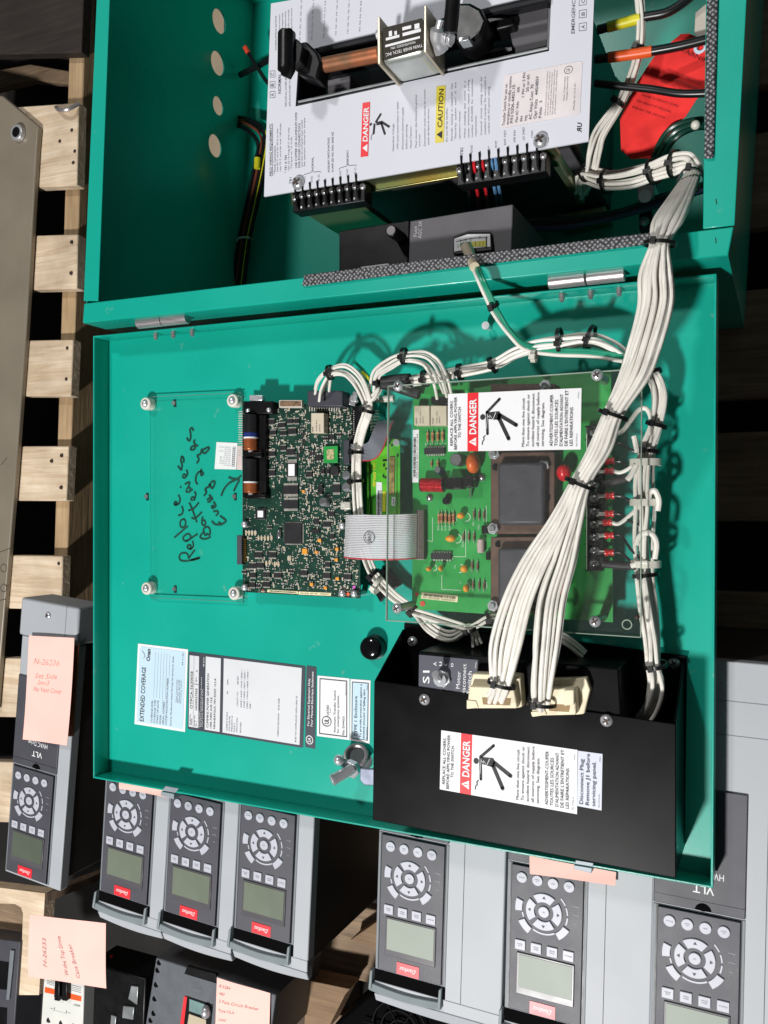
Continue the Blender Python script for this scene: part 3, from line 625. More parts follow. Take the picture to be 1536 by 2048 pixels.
SO = [z1(*q[:2])+(q[2]/5.689, q[3]/5.689, q[4]) for q in ((415,480,90,75,7),(540,515,85,70,6),(630,470,70,70,5),(710,468,55,70,4),(440,600,75,65,6),(555,605,80,65,6),(660,585,95,90,10),(425,840,85,75,6),(555,775,70,70,5),(640,820,95,95,10),(415,1060,100,85,7),(640,1250,175,140,18),(850,1075,75,80,8),(960,885,70,95,2),(1105,650,70,85,2),(1160,1235,90,130,7))]
SO += [z2(*q[:2])+(q[2]/5.689, q[3]/5.689, q[4]) for q in ((640,220,170,140,18),(275,795,95,85,8),(432,795,95,85,8),(205,920,85,80,5),(295,915,90,80,8),(210,1025,70,75,5),(365,1020,85,75,8),(492,1028,90,75,8),(205,1135,65,75,4),(365,1130,80,75,8),(790,1000,85,80,8),(1048,1030,90,85,8),(1285,1045,90,80,8),(1060,905,60,75,4),(1048,447,95,85,8),(935,415,60,95,3),(1105,330,70,80,3),(1110,585,55,85,3),(925,525,90,50,0),(985,60,55,90,3))]
for cx, cy, a, b, n in SO: chip(cb, cx, cy, a, b, ZD, 0.0016, n)
q = chip(cb, *z1(655, 1025), 115/5.689, 225/5.689, ZD, 0.0018, 14)
part('chip_label', MB().box(q[1]+V((0, 0, 0.0021)), q[2]*0.62, q[3]*0.6, 0.0003), WHT, q[0])
q = chip(cb, *z2(310, 330), 105/5.689, 120/5.689, ZD, 0.003, 8, 'q'); part('chip_label', MB().box(q[1]+V((0, 0, 0.0033)), q[2]*0.6, q[3]*0.62, 0.0003), WHT, q[0])
q = chip(cb, *z2(672, 550), 200/5.689, 235/5.689, ZD, 0.0025, 0, name='processor')
mb = MB()
for k in range(28):
    t = (k+0.5)/28-0.5
    for s in (-1, 1): mb.box(q[1]+V((t*q[2]*0.95, s*q[3]*0.53, 0.0005)), q[2]*0.018, q[3]*0.06, 0.0005); mb.box(q[1]+V((s*q[2]*0.53, t*q[3]*0.95, 0.0005)), q[2]*0.06, q[3]*0.018, 0.0005)
part('pins', mb, PIN, q[0])['kind'] = 'stuff'
part('crystal', MB().box(P(*z2(503, 560), ZD+0.002), 0.0042, 0.0095, 0.0036), CAPA, cb, 0.0015, smooth=True)
for x, y, a, b in ((790,75,30,45),(805,755,55,90),(972,630,38,45),(937,765,32,40),(1170,730,35,45),(1163,850,35,45),(1175,1065,38,45),(882,1130,35,50),(1040,1170,33,45)):
    cx, cy = z2(x, y); chip(cb, cx, cy, a/5.689, b/5.689, ZD, 0.0024, 1, 'y', TANT, 'tantalum_capacitor')
for f, x, y in ((z1, 1262, 1085), (z1, 1262, 1220), (z2, 1000, 195)):
    p = P(*f(x, y), ZD+0.008); b = V((p.x, p.y, ZD)); r = 0.0044
    o = part('electrolytic_capacitor', MB().cyl(b, p, r, 20), CAPA, cb, 0.0005, smooth=True)
    part('polarity_mark', MB().px([(lambda c: (c[0]+0.9*8*math.cos(t), c[1]+0.9*9.5*math.sin(t)))(f(x, y)) for t in [math.pi*k/10*0.9+0.15 for k in range(10)]], ZD+0.0084, 0.0003), INKG, o)
c = P(*z1(1105, 850), ZD+0.0012); o, c, sx, sy = chip(cb, *z1(1105, 850), 160/5.689, 190/5.689, ZD, 0.003, m=PCBG, name='module'); part('module_die', MB().box(c+V((0, 0, 0.0034)), sx*0.5, sy*0.6, 0.0006), mat('die_gold', (196, 186, 140), 0.4, 0.3, 0.2, 500), o)
for x in (1010, 1065): chip(cb, *z1(x, 1040), 44/5.689, 75/5.689, ZD, 0.003, 1, name='diode')
p = P(*z1(1150, 1035), ZD); part('inductor', MB().cyl(p, p+V((0, 0, 0.004)), 0.0052, 10), ICB, cb, 0.0008)
for k in range(2): chip(cb, *z1(985, 1210+k*75), 50/5.689, 50/5.689, ZD, 0.003, 1, name='diode')
# relay, connectors
def tall(par, x0, y0, x1, y1, z, h, m, name, bev=0.0005): return part(name, MB().px([(x0, y0), (x1, y0), (x1, y1), (x0, y1)], z+h, h-0.0001), m, par, bev)
a, b = z1(865, 375); c_, d_ = z1(1010, 605)
rl = tall(cb, a, b, c_, d_, ZD, 0.010, RELAY, 'relay')
mb = MB(); textpx(mb, 'NAIS', (a+4.5, d_-2), (a+4.5, d_-13), 3, ZD+0.0103); textpx(mb, 'TX2-5V', (a+12, d_-3), (a+12, d_-26), 2.4, ZD+0.0103); textpx(mb, 'JAPAN', (a+18, d_-3), (a+18, d_-17), 2.0, ZD+0.0103)
part('print', mb, INKS, rl)
a, b = z1(822, 122); c_, d_ = z1(1222, 300)
CONN = mat('connector_charcoal', (58, 58, 68), 0.5, 0, 0.04)
cn = tall(cb, a, b, c_, d_, ZD, 0.016, CONN, 'wire_connector', 0.0008)
part('connector_rib', MB().px([(a+33, b+2), (a+36, b+2), (a+36, b+20), (a+33, b+20)], ZD+0.0166, 0.0006), BLK, cn)
mb = MB()
for k in range(13): x, y = z1(850+k*28, 330); mb.cyl(P(x, y-6, ZD+0.004), P(x, y+4, ZD+0.0005), 0.0007, 6)
part('connector_pins', mb, PIN, cn)['kind'] = 'stuff'
a, b = z1(500, 228); c_, d_ = z1(760, 315); w_ = tall(cb, a, b, c_, d_, ZD, 0.006, mat('connector_bone', (206, 198, 186), 0.5, 0, 0.05), 'white_header')
part('header_cavity', MB().px([(a+2, b+2), (c_-2, b+2), (c_-2, d_-3), (a+2, d_-3)], ZD+0.0063, 0.0003), mat('header_brown', (120, 94, 70), 0.5, 0, 0.3, 400), w_)
a, b = z1(95, 240); c_, d_ = z1(430, 385); s_ = tall(cb, a, b, c_, d_, ZD, 0.009, BLK, 'serial_socket', 0.001)
part('socket_shell', MB().px([z1(160, 168), z1(310, 168), z1(310, 238), z1(160, 238)], ZD+0.008, 0.007), CHROME, s_, 0.001)
for x, y in ((150, 350), (385, 340)): part('socket_screw', MB().ball(P(*z1(x, y), ZD+0.0092), 0.0026, 0.0026, 0.002), CHROME, s_, smooth=True)
bh = part('battery_holder', MB().px([z1(85, 392), z1(350, 392), z1(350, 1340), z1(85, 1340)], ZD+0.006, 0.0059), BLK, cb, 0.0008)
for yy0, yc, yy1 in ((395, 650, 800), (900, 1155, 1285)):
    zc = ZD+0.0085; r = 0.0073
    A, B, D = P(*z1(185, yy0), zc), P(*z1(183, yc), zc), P(*z1(181, yy1), zc)
    bt = part('battery', MB().cyl(A, B, r, 24), mat('battery_black', (30, 30, 32), 0.28, 0, 0.05), cb, 0.0006, smooth=True)
    d = (D-B).normalized()
    part('battery_ring', MB().cyl(B+d*0.0001, B+d*0.0016, r+0.0001, 24), WHT, bt, smooth=True)
    if yy0 < 500: part('battery_band', MB().cyl(B-d*0.004, B, r+0.0001, 24), mat('battery_blue', (36, 52, 120), 0.3), bt, smooth=True)
    part('battery_cap', MB().cyl(B+d*0.0017, D, r, 24), BCOP, bt, 0.0012, smooth=True)
    part('battery_terminal', MB().cyl(D, D+d*0.002, 0.0028, 14), CHROME, bt, smooth=True)
part('battery_clip', MB().px([z1(100, 1290), z1(350, 1300), z1(350, 1350), z1(110, 1350)], ZD+0.009, 0.0089), BLK, cb, 0.001)
part('battery_clip', MB().px([z1(100, 815), z1(300, 815), z1(300, 885), z1(100, 885)], ZD+0.011, 0.0108), BLK, cb, 0.001)
hd = part('pin_header', MB().px([z2(20, 570), z2(75, 575), z2(75, 905), z2(20, 905)], ZD+0.007, 0.0069), mat('header_grey', (66, 68, 76), 0.5), cb, 0.0005)
mb = MB(); PG = mat('pin_gold', (206, 172, 92), 0.3, 0.9)
for k in range(13):
    y = 612+k*21; mb.cyl(P(*z2(72, y), ZD+0.005), P(*z2(128, y+6), ZD+0.001), 0.0006, 6)
part('header_pins', mb, PG, hd)['kind'] = 'stuff'
mb = MB()
for k in range(20): mb.cyl(P(477, 823+k*4.6, ZD-0.002), P(487, 823+k*4.6, ZD-0.002), 0.0005, 5)
part('edge_pins', mb, PIN, cb)['kind'] = 'stuff'
rc = part('right_header', MB().px([z1(1330, 300), z1(1470, 300), z1(1440, 690), z1(1330, 690)], ZD+0.006, 0.0059), BLK, cb, 0.0005)
mb = MB()
for k in range(12):
    mb.cyl(P(742, 822+k*6.2, ZD+0.002), P(757, 822+k*6.2, ZD-0.006), 0.0011, 7); mb.ball(P(*z1(1353, 355+k*24), ZD+0.0063), 0.0006, n=6, m=4); mb.ball(P(*z1(1500, 360+k*24), ZD+0.005), 0.0006, n=6, m=4)
part('header_pins', mb, PIN, rc)['kind'] = 'stuff'
tall(cb, *z1(1232, 680), *z1(1300, 960), ZD, 0.009, CONN, 'ribbon_socket', 0.0006)
tall(cb, *z2(1195, 190), *z2(1310, 280), ZD, 0.006, PIN, 'ribbon_latch', 0.001)
L7 = Lab(z2(372, 1190), z2(718, 1210), z2(716, 1240), z2(364, 1218), ZD+0.0004); L8 = Lab(z2(725, 1212), z2(1095, 1228), z2(1092, 1262), z2(722, 1245), ZD+0.0004)
for Lq in (L7, L8):
    o = lab('board_label', Lq, BARC, 0, parent=cb, dz=0.0002); mb = MB(); rnd = random.Random(3)
    if Lq is L7:
        u = 0.08
        while u < 0.95:
            w_ = rnd.choice((0.006, 0.01, 0.014)); Lq.rect(mb, u, 0.25, u+w_, 0.75, 0.0004); u += w_+rnd.choice((0.008, 0.012))
    else: text(mb, '300-5256  REV 003   H0305371', lambda x, y: Lq.pt(0.06+0.88*x, 0.28+0.45*y, 0.0004))
    part('print', mb, INK, o)
for x, y, c, r in ((1358, 1165, (206, 96, 196), 18), (1290, 1242, (238, 104, 66), 18), (320, 1200, (190, 60, 54), 12)):
    p = P(*z2(x, y), ZD); part('inspection_dot', MB().cyl(p, p+V((0, 0, 0.0006)), r/5.689/1950, 14), mat('dot%d' % x, c, 0.5), cb)
NETS = [(130,545),(165,545),(200,545),(235,545),(272,603),(307,603),(345,603),(382,603),(420,603),(362,892),(398,882),(458,902),(500,902),(613,835),(632,835)]
for x, y in NETS:
    cx, cy = z2(x, y); chip(cb, cx, cy, 24/5.689, 58/5.689, ZD, 0.0009, 1, 'y', CERA, 'resistor')
for f, x, y, a, b in ((z2, 400, 478, 60, 40), (z2, 650, 980, 60, 45), (z2, 272, 1147, 60, 45), (z2, 110, 988, 55, 45), (z1, 770, 542, 55, 40), (z1, 1035, 668, 65, 42), (z1, 1188, 622, 60, 42), (z1, 785, 620, 28, 55), (z1, 785, 700, 28, 60), (z1, 868, 835, 26, 55), (z1, 905, 830, 26, 55), (z1, 755, 790, 28, 60), (z1, 715, 865, 28, 60), (z1, 385, 640, 26, 60), (z1, 388, 715, 26, 60)):
    cx, cy = f(x, y); chip(cb, cx, cy, a/5.689, b/5.689, ZD, 0.001, 3 if a > b else 2, 'y' if a > b else 'x', ICB, 'resistor_network')
taken = [(cx, cy, a/2+1.2, b/2+1.2) for cx, cy, a, b, n in SO]+[(*z1(655, 1025), 12, 22), (*z2(672, 550), 22, 25), (*z1(1105, 850), 16, 19), (*z1(950, 490), 18, 24), (*z1(220, 860), 26, 96), (*z1(1020, 215), 40, 20), (*z1(260, 310), 34, 16), (*z1(630, 270), 26, 10), (*z1(1262, 1150), 12, 24), (*z2(1000, 195), 12, 12), (*z1(1265, 820), 9, 28), (*z2(310, 330), 13, 14), (*z2(740, 1225), 70, 8)]
mw, mb_, mc = MB(), MB(), MB()
rnd = random.Random(11); nn = 0
while nn < 950:
    x = rnd.uniform(490, 716); y = rnd.uniform(818, 1186)
    dens = 1.0 if y > 1090 or (y < 960 and x > 535) or x > 600 else 0.35
    if rnd.random() > dens or any(abs(x-a) < c and abs(y-b) < d for a, b, c, d in taken): continue
    v = rnd.random() < 0.6; L_ = rnd.uniform(0.0014, 0.0030); p = P(x, y, ZD+0.0005)
    sx, sy = (L_*0.5, L_) if v else (L_, L_*0.5); nn += 1
    (mb_ if rnd.random() < 0.5 else mc).box(p, sx*0.9, sy*0.55 if v else sy, 0.0009) if v else (mb_ if rnd.random() < 0.5 else mc).box(p, sx*0.55, sy, 0.0009)
    for s in (-1, 1): mw.box(p+(V((0, s*sy*0.42, 0)) if v else V((s*sx*0.42, 0, 0))), sx if v else sx*0.3, sy*0.3 if v else sy, 0.0010)
for q, m in ((mw, PIN), (mb_, ICB), (mc, CERA)): part('surface_mount_parts', q, m, cb)['kind'] = 'stuff'
# ------------------------------------------------------------------ display board, yellow green
ZY = ZF+0.020
PCBY = mat('pcb_bright_green', (58, 168, 50), 0.32, 0, 0.0, 60, rgb2=(110, 190, 40))
db = thing('display_board', 'small yellow green display board beside the dark control board', 'circuit board', P(768, 980, ZF+0.0003))
part('board', MB().px([(733, 892), (745, 877), (800, 877), (800, 1078), (733, 1078)], ZY, 0.0018), PCBY, db, 0.0003)
for x, y in ((792, 885), (792, 1068), (740, 1070)):
    p = P(x, y, ZY+0.002); part('standoff', MB().cyl(V((p.x, p.y, ZF+0.0004)), p, 0.0032, 14), CHROME, db, smooth=True)
def z4(x, y): return 680+x/5.12, 830+y/5.12
def z5(x, y): return 740+x/5.12, 1000+y/5.12
part('metal_strip', MB().px([z4(505, 425), z4(560, 425), z4(555, 815), z4(500, 815)], ZY+0.0012, 0.0011), mat('strip_brass', (176, 156, 96), 0.35, 0.6, 0.2, 300), db, 0.0006)
part('barcode_label', MB().px([z4(372, 685), z4(430, 690), z4(428, 1040), z4(370, 1035)], ZY+0.0005, 0.0004), GREYW, db)
mb = MB(); rnd = random.Random(5); y = 775
while y < 1025:
    h = rnd.choice((2.5, 4, 6)); mb.px([z4(384, y), z4(404, y), z4(404, y+h), z4(384, y+h)], ZY+0.0008, 0.0002); y += h+rnd.choice((3, 4.5))
textpx(mb, 'H0305256', z4(424, 980), z4(424, 770), 2.6, ZY+0.0008); part('barcode_print', mb, INK, db)
part('label', MB().px([z4(436, 782), z4(468, 784), z4(466, 990), z4(432, 988)], ZY+0.0005, 0.0004), mat('label_yellow', (222, 226, 60), 0.4), db)
part('label', MB().px([z4(530, 840), z4(566, 842), z4(562, 930), z4(526, 928)], ZY+0.0005, 0.0004), WHT, db)
mb = MB(); textpx(mb, 'FJ4', z4(555, 915), z4(556, 856), 3, ZY+0.0007, 0.01); part('print', mb, INK, db)
mb = MB(); textpx(mb, 'itron', z4(362, 735), z4(368, 585), 7, ZY+0.0004, 0.015, 0.2); textpx(mb, 'TAY', z4(362, 570), z4(366, 485), 5, ZY+0.0004, 0.01); part('print', mb, YEL, db)
mb = MB()
for q in ((435, 460, 40, 14), (440, 500, 14, 30), (460, 545, 40, 14), (435, 610, 14, 30), (455, 630, 14, 18), (490, 270, 20, 26), (520, 300, 16, 20), (580, 400, 14, 30)): mb.px([z4(q[0], q[1]), z4(q[0]+q[2], q[1]), z4(q[0]+q[2], q[1]+q[3]), z4(q[0], q[1]+q[3])], ZY+0.0012, 0.0011)
for k in range(56): mb.ball(P(*z4(308, 480+k*12), ZY+0.0003), 0.0006, n=6, m=4); mb.ball(P(*z4(583, 440+k*12), ZY+0.0003), 0.0005, n=6, m=4)
part('small_parts', mb, ICB, db)['kind'] = 'stuff'
# ------------------------------------------------------------------ green power board
ZG = ZF+0.026; ZA = ZF+0.060
pb = thing('power_board', 'large green circuit board with transformers under the clear cover', 'circuit board', P(1025, 1000, ZF+0.0003))
part('board', MB().px([(826, 772), (1222, 742), (1226, 1245), (824, 1218)], ZG, 0.002), PCBG, pb, 0.0003)
for x, y in ((840, 782), (1200, 762), (1203, 1232), (834, 1208)):
    p = P(x, y, ZG-0.0025); part('standoff', MB().cyl(V((p.x, p.y, ZF+0.0004)), p, 0.004, 12), ZINC, pb, smooth=True)
for k, (x0, x1) in enumerate(((828, 859), (861, 893), (895, 915))):
    r = tall(pb, x0, 811, x1, 851, ZG, 0.010, RELAY, 'relay'); mb = MB()
    textpx(mb, 'NAIS', (x0+6, 848), (x0+6, 836), 3, ZG+0.0103); textpx(mb, 'TX2-12V', (x0+14, 847), (x0+14, 822), 2.6, ZG+0.0103); textpx(mb, 'JAPAN', (x0+19, 847), (x0+19, 833), 2.2, ZG+0.0103); part('print', mb, INKS, r)
tall(pb, 862, 793, 918, 808, ZG, 0.010, BLK, 'wire_connector')
Lb = Lab((826, 860), (838, 859), (837, 965), (825, 965), ZG+0.0004); o = lab('barcode_label', Lb, WHT, 0, parent=pb, dz=0.0002); mb = MB(); rnd = random.Random(9); v = 0.1
while v < 0.85: h = rnd.choice((0.006, 0.01, 0.016)); Lb.rect(mb, 0.12, v, 0.55, v+h, 0.0005); v += h+rnd.choice((0.008, 0.014))
Lb.text(mb, '300-5058 REV 07-W-04', 0.85, 0.08, 0.92, 0.2); part('print', mb, INK, o)
def resistor(x, y, lpx, f, w=0.0013, horiz=False, m=RESB):
    cx, cy = f(x, y); a, b = ((cx, cy-lpx/2), (cx, cy+lpx/2)) if not horiz else ((cx-lpx/2, cy), (cx+lpx/2, cy))
    A, B = P(*a, ZG+0.0022), P(*b, ZG+0.0022); d = B-A
    o = part('resistor', MB().tube([A+d*0.18, A+d*0.24, A+d*0.30, A+d*0.5, A+d*0.70, A+d*0.76, A+d*0.82], [w*0.8, w*1.15, w*1.1, w*0.85, w*0.85, w*1.1, w*1.15, w*0.8], 8, 2), m, pb, smooth=True)
    part('lead', MB().tube([V((A.x, A.y, ZG+0.0002)), A, B, V((B.x, B.y, ZG+0.0002))], 0.0003, 5, 0), PIN, o)
    mb = MB()
    for t in (0.34, 0.45, 0.56): mb.cyl(A+d*t, A+d*(t+0.05), w*1.02, 8)
    part('colour_band', mb, mat('band_brown', (150, 60, 36), 0.5), o)['kind'] = 'stuff'
for x, y in ((897, 225), (948, 225), (1000, 220), (1050, 215)): resistor(x, y, 28, z4)
for x, y in ((705, 190), (733, 185), (775, 185), (815, 195), (853, 185)): resistor(x, y, 30, z5)
for x, y in ((1063, 150), (1115, 155), (1165, 155), (955, 380), (1010, 375), (1063, 380), (1045, 675), (1098, 680), (1055, 870), (1115, 870), (1165, 875)): resistor(x, y, 23, z5, 0.0009, m=mat('diode_grey', (120, 116, 104), 0.45))
resistor(935, 500, 14, z4, 0.0009); resistor(1000, 495, 16, z4, 0.001)
for f, x, y, n in ((z4, 980, 370, 8), (z5, 740, 575, 7)): chip(pb, *f(x, y), 205/5.12, 92/5.12, ZG, 0.004, n)
def can(f, x, y, r, h, m=CAPA, name='electrolytic_capacitor', side=None):
    p = P(*f(x, y), ZG+h); o = part(name, MB().cyl(V((p.x, p.y, ZG)), p, r, 22), side or m, pb, 0.0006, smooth=True)
    part('can_top', MB().cyl(p, p+V((0, 0, 0.0003)), r*0.86, 20), m, o); return p
can(z4, 1185, 455, 0.0056, 0.016, side=mat('cap_sleeve_dark', (66, 62, 60), 0.4)); can(z4, 998, 560, 0.0031, 0.010, side=mat('cap_sleeve_navy', (44, 48, 92), 0.4))
ORC = mat('cap_orange', (226, 104, 36), 0.35, 0, 0.06)
p = P(*z4(1365, 490), ZG+0.010); part('film_capacitor', MB().ball(p, 0.006, 0.0095, 0.0095), ORC, pb, smooth=True)
for x, y, a, b in ((930,160,80,65),(825,395,105,70),(603,705,55,50),(725,700,40,60),(965,705,75,75),(985,905,60,75)):
    p = P(*z5(x, y), ZG+0.006); part('dipped_capacitor', MB().ball(p, a/5.12/4300, b/5.12/4300, 0.0042), TANT, pb, smooth=True)
    l_ = MB(); l_.cyl(V((p.x, p.y-0.001, ZG)), p, 0.0004, 6); part('lead', l_, PIN, pb)
SILK = mat('silkscreen_white', (212, 226, 210), 0.5)
mb = MB()
for x, y, r in ((985, 175, 42), (890, 395, 45), (655, 695, 30), (920, 700, 42), (980, 890, 44)):
    mb.ribbon([P(*z5(x+r*math.cos(t), y+r*math.sin(t)), ZG+0.0003) for t in [k*0.35-1.4 for k in range(10)]], 0.0006, smooth=0)
for a, b in (((1190, 60), (1190, 235)), ((465, 610), (555, 610)), ((555, 100), (555, 610)), ((735, 770), (735, 915)), ((735, 915), (930, 925)), ((845, 580), (980, 580)), ((980, 300), (980, 580)), ((560, 410), (640, 425)), ((640, 180), (640, 425)), ((845, 545), (845, 610))):
    mb.ribbon([P(*z5(*a), ZG+0.0003), P(*z5(*b), ZG+0.0003)], 0.0004, smooth=0)
for t, a, b in (('R23', (706, 310), (706, 265)), ('R22', (745, 312), (745, 267)), ('R18', (780, 312), (780, 265)), ('R20', (822, 310), (822, 265)), ('R19', (893, 210), (893, 170)), ('L9', (1105, 475), (1105, 445)), ('CR22', (1120, 305), (1120, 250)), ('R5', (1066, 260), (1066, 225)), ('R14', (958, 480), (958, 430)), ('C2', (878, 700), (878, 670)), ('C1', (935, 860), (935, 835)), ('CR17', (1203, 905), (1203, 840))):
    textpx(mb, t, z5(*a), z5(*b), 3.2, ZG+0.0003)
for k in range(5): textpx(mb, 'R%d' % (k+9), z4(885+k*50, 318), z4(885+k*50, 285), 3, ZG+0.0003)
part('silkscreen', mb, SILK, pb)['kind'] = 'stuff'
# coil and regulator
A, B = P(*z4(835, 715), ZG+0.008), P(*z4(1065, 720), ZG+0.008); CWIRE = mat('enamel_red', (196, 30, 42), 0.25, 0.3, 0.1, 300)
co = part('choke_coil', MB().cyl(A, B, 0.0052, 18), CWIRE, pb, 0.0005, smooth=True); mb = MB(); d = (B-A)
for k in range(17): mb.torus(A+d*((k+0.5)/17), d, 0.0054, 0.0009, 16, 5)
part('winding', mb, CWIRE, co, smooth=True)['kind'] = 'stuff'
for x in (838, 1062): part('coil_end', MB().cyl(P(*z4(x-6, 716), ZG+0.008), P(*z4(x+6, 716), ZG+0.008), 0.0062, 16), BLK, co, smooth=True)
tall(pb, *z4(1078, 640), *z4(1250, 760), ZG, 0.012, BLK, 'regulator', 0.001); tall(pb, *z4(1255, 625), *z4(1360, 740), ZG, 0.014, BLK, 'heat_sink', 0.001)
part('heat_sink_pin', MB().cyl(P(*z4(1332, 740), ZG+0.012), P(*z4(1335, 840), ZG+0.001), 0.0012, 8), CAPA, pb, smooth=True)
p = P(*z4(1105, 880), ZG); part('transistor', MB().cyl(p, p+V((0, 0, 0.006)), 0.0034, 12), BLK, pb, 0.0005)
for x, y in ((920, 850), (1455, 640)): p = P(*z4(x, y), ZG); part('standoff_cap', MB().ball(p, 0.0035, 0.0035, 0.003), CAPA, pb, smooth=True)
o = tall(pb, *z5(465, 100), *z5(550, 610), ZG, 0.007, mat('idc_brown', (92, 84, 76), 0.5, 0, 0.1, 300), 'ribbon_socket')
mb = MB()
for x in (480, 508, 530):
    for k in range(20): mb.ball(P(*z5(x, 115+k*25), ZG+0.0071), 0.0006, n=6, m=4)
part('socket_contacts', mb, ICB, o)['kind'] = 'stuff'
part('wire_wound_resistor', MB().cyl(P(*z5(1135, 400), ZG+0.004), P(*z5(1135, 540), ZG+0.004), 0.0032, 14), mat('resistor_pinkish', (190, 170, 166), 0.5), pb, 0.0008, smooth=True)
tall(pb, *z5(1140, 262), *z5(1212, 345), ZG, 0.005, BLK, 'diode_block'); tall(pb, *z5(1185, 525), *z5(1222, 615), ZG, 0.005, BLK, 'diode_block')
Lc = Lab(z5(530, 945), z5(902, 980), z5(897, 1048), z5(522, 1008), ZG+0.0004); o = lab('board_label', Lc, BARC, 0.03, parent=pb, dz=0.0002); mb = MB(); u = 0.07
while u < 0.94: w_ = rnd.choice((0.006, 0.012, 0.02)); Lc.rect(mb, u, 0.45, u+w_, 0.85, 0.0004); u += w_+rnd.choice((0.01, 0.016))
text(mb, 'PN: 300-5058  H03053701', lambda x, y: Lc.pt(0.05+0.88*x, 0.12+0.22*y, 0.0004)); part('print', mb, INK, o)
for x, y, r in ((480, 965, 20), (540, 1060, 26)): p = P(*z5(x, y), ZG); part('inspection_dot', MB().cyl(p, p+V((0, 0, 0.0006)), r/5.12/2100, 14), mat('dot_red_brown', (196, 64, 40), 0.5), pb)
LAM = mat('transformer_laminate', (92, 68, 56), 0.6, 0.2, 0.15, 90, dirt=0.3); CORE = mat('transformer_grey', (62, 62, 68), 0.5, 0.1, 0.08, 60, dirt=0.2)
for k, (ya, yb, ca, cb_) in enumerate(((768, 898, 785, 880), (904, 1068, 925, 1050), (1074, 1226, 1096, 1210))):
    o = part('transformer', MB().px([(981, ya), (1110, ya-1), (1108, yb), (981, yb)], ZG+0.016, 0.0159), LAM, pb, 0.0008)
    part('winding_cover', MB().px([(994, ca), (1090, ca-1), (1088, cb_), (995, cb_)], ZG+0.026, 0.0099), CORE, o, 0.003)
for x, y in ((990, 908), (1088, 932), (988, 1057), (988, 1211), (1092, 772)): hexnut(pb, P(x, y, ZG+0.017), 0.0052)
mb = MB()
for x, y in ((991, 934), (997, 1088), (1096, 995)): mb.cyl(P(x, y, ZG+0.0161), P(x, y, ZG+0.0165), 0.003, 10)
part('frame_hole', mb, BLK, pb)['kind'] = 'stuff'
for x, y in ((1128, 945), (1125, 1172)): part('disc_capacitor', MB().ball(P(x, y, ZG+0.012), 0.0062, 0.0075, 0.008), mat('varistor_red', (206, 22, 34), 0.28, 0, 0.04), pb, smooth=True)
# terminal strip
ts = part('terminal_strip', MB().px([(1172, 853), (1206, 853), (1206, 1140), (1172, 1140)], ZG+0.008, 0.0079), mat('terminal_black', (30, 30, 33), 0.4), pb, 0.0006)
yt = [853+26.1*k for k in range(12)]
for y in yt: part('barrier', MB().px([(1170, y-2), (1206, y-2), (1206, y+2), (1170, y+2)], ZG+0.015, 0.0069), BLK, ts, 0.0004)
for k in range(11): screw(ts, P(1189, (yt[k]+yt[k+1])/2, ZG+0.0095), 0.0041, 0.002, 'terminal_screw', ZINC)
mb = MB(); mb.px([(1172.5, 853), (1174, 853), (1174, 1140), (1172.5, 1140)], ZG+0.0152, 0.0002); part('strip_edge', mb, SILK, ts)
LUG = mat('crimp_red', (206, 36, 40), 0.25, 0, 0.1, 200)
hr = thing('wire_harness', 'white wire harness with natural cable ties beside the terminal strip', 'wire harness', P(1300, 1000, ZF+0.001))
LUGS = [(1219, 886), (1219, 923), (1218, 943), (1219, 992), (1218, 1028), (1214, 1045), (1218, 1071), (1218, 1105)]
for k, (x, y) in enumerate(LUGS):
    A, B = P(x-8, y, ZG+0.0115), P(x+10, y-1, ZG+0.0115)
    o = part('crimp_lug', MB().tube([A, A+(B-A)*0.5, B], [0.0030, 0.0024, 0.0030], 10, 4), LUG, pb, smooth=True)
    part('lug_fork', MB().ext([P(x-26, y-5, ZG+0.0102), P(x-8, y-3, ZG+0.0102), P(x-8, y+3, ZG+0.0102), P(x-26, y+5, ZG+0.0102)], 0.0007), PIN, o)
    wht = k in (2, 5)
    ends = {0: (1275, 905), 1: (1262, 940), 2: (1272, 920), 3: (1268, 998), 4: (1275, 1050), 5: (1279, 1003), 6: (1270, 1115), 7: (1270, 1128)}[k]
    part('wire', MB().tube([B-(B-A)*0.15, P(x+24, y+(2 if wht else 1), ZG+0.011), P((x+24+ends[0])/2+6, (y+ends[1])/2+(2 if wht else 6), ZG+0.012), P(ends[0]+8, ends[1], ZG+0.010)], 0.0017 if wht else 0.0012, 8, 6), WIRE if wht else WBLK, hr, smooth=True)
for x, y, x2, y2 in ((1205, 968, 1262, 955), (1205, 1127, 1272, 1132)):
    part('sleeve', MB().tube([P(x, y, ZG+0.012), P((x+x2)/2, (y+y2)/2+1, ZG+0.013), P(x2, y2, ZG+0.012)], 0.0034, 10, 5), mat('sleeve_black', (36, 36, 38), 0.6), hr, smooth=True)
# right-hand harness down to the black box
zh = ZF+0.034
kk = [(1255, 712, ZF+0.030, .006), (1302, 748, zh, .006), (1320, 790, zh, .0065), (1313, 850, zh, .006), (1296, 902, zh, .007), (1290, 960, zh, .0085), (1292, 1020, zh, .0088), (1290, 1075, zh, .0085), (1292, 1150, zh, .0075), (1300, 1215, zh, .008), (1308, 1280, zh, .007), (1311, 1330, zh, .0065), (1318, 1372, zh-0.003, .008), (1305, 1418, zh-0.014, .007), (1282, 1445, zh-0.022, .006)]
bundle(hr, kk, 12, 0.0017, seed=4)
def tk(par, keys, i, R, m=None, ry=1.0, w=0.0016): tie(par, P(*keys[i][:3]), P(*keys[i+1][:3]), R, m, w, ry)
tk(hr, kk, 3, 0.0078); tk(hr, kk, 4, 0.0092); tk(hr, kk, 11, 0.0085); tk(hr, kk, 8, 0.0098); tk(hr, kk, 1, 0.008)
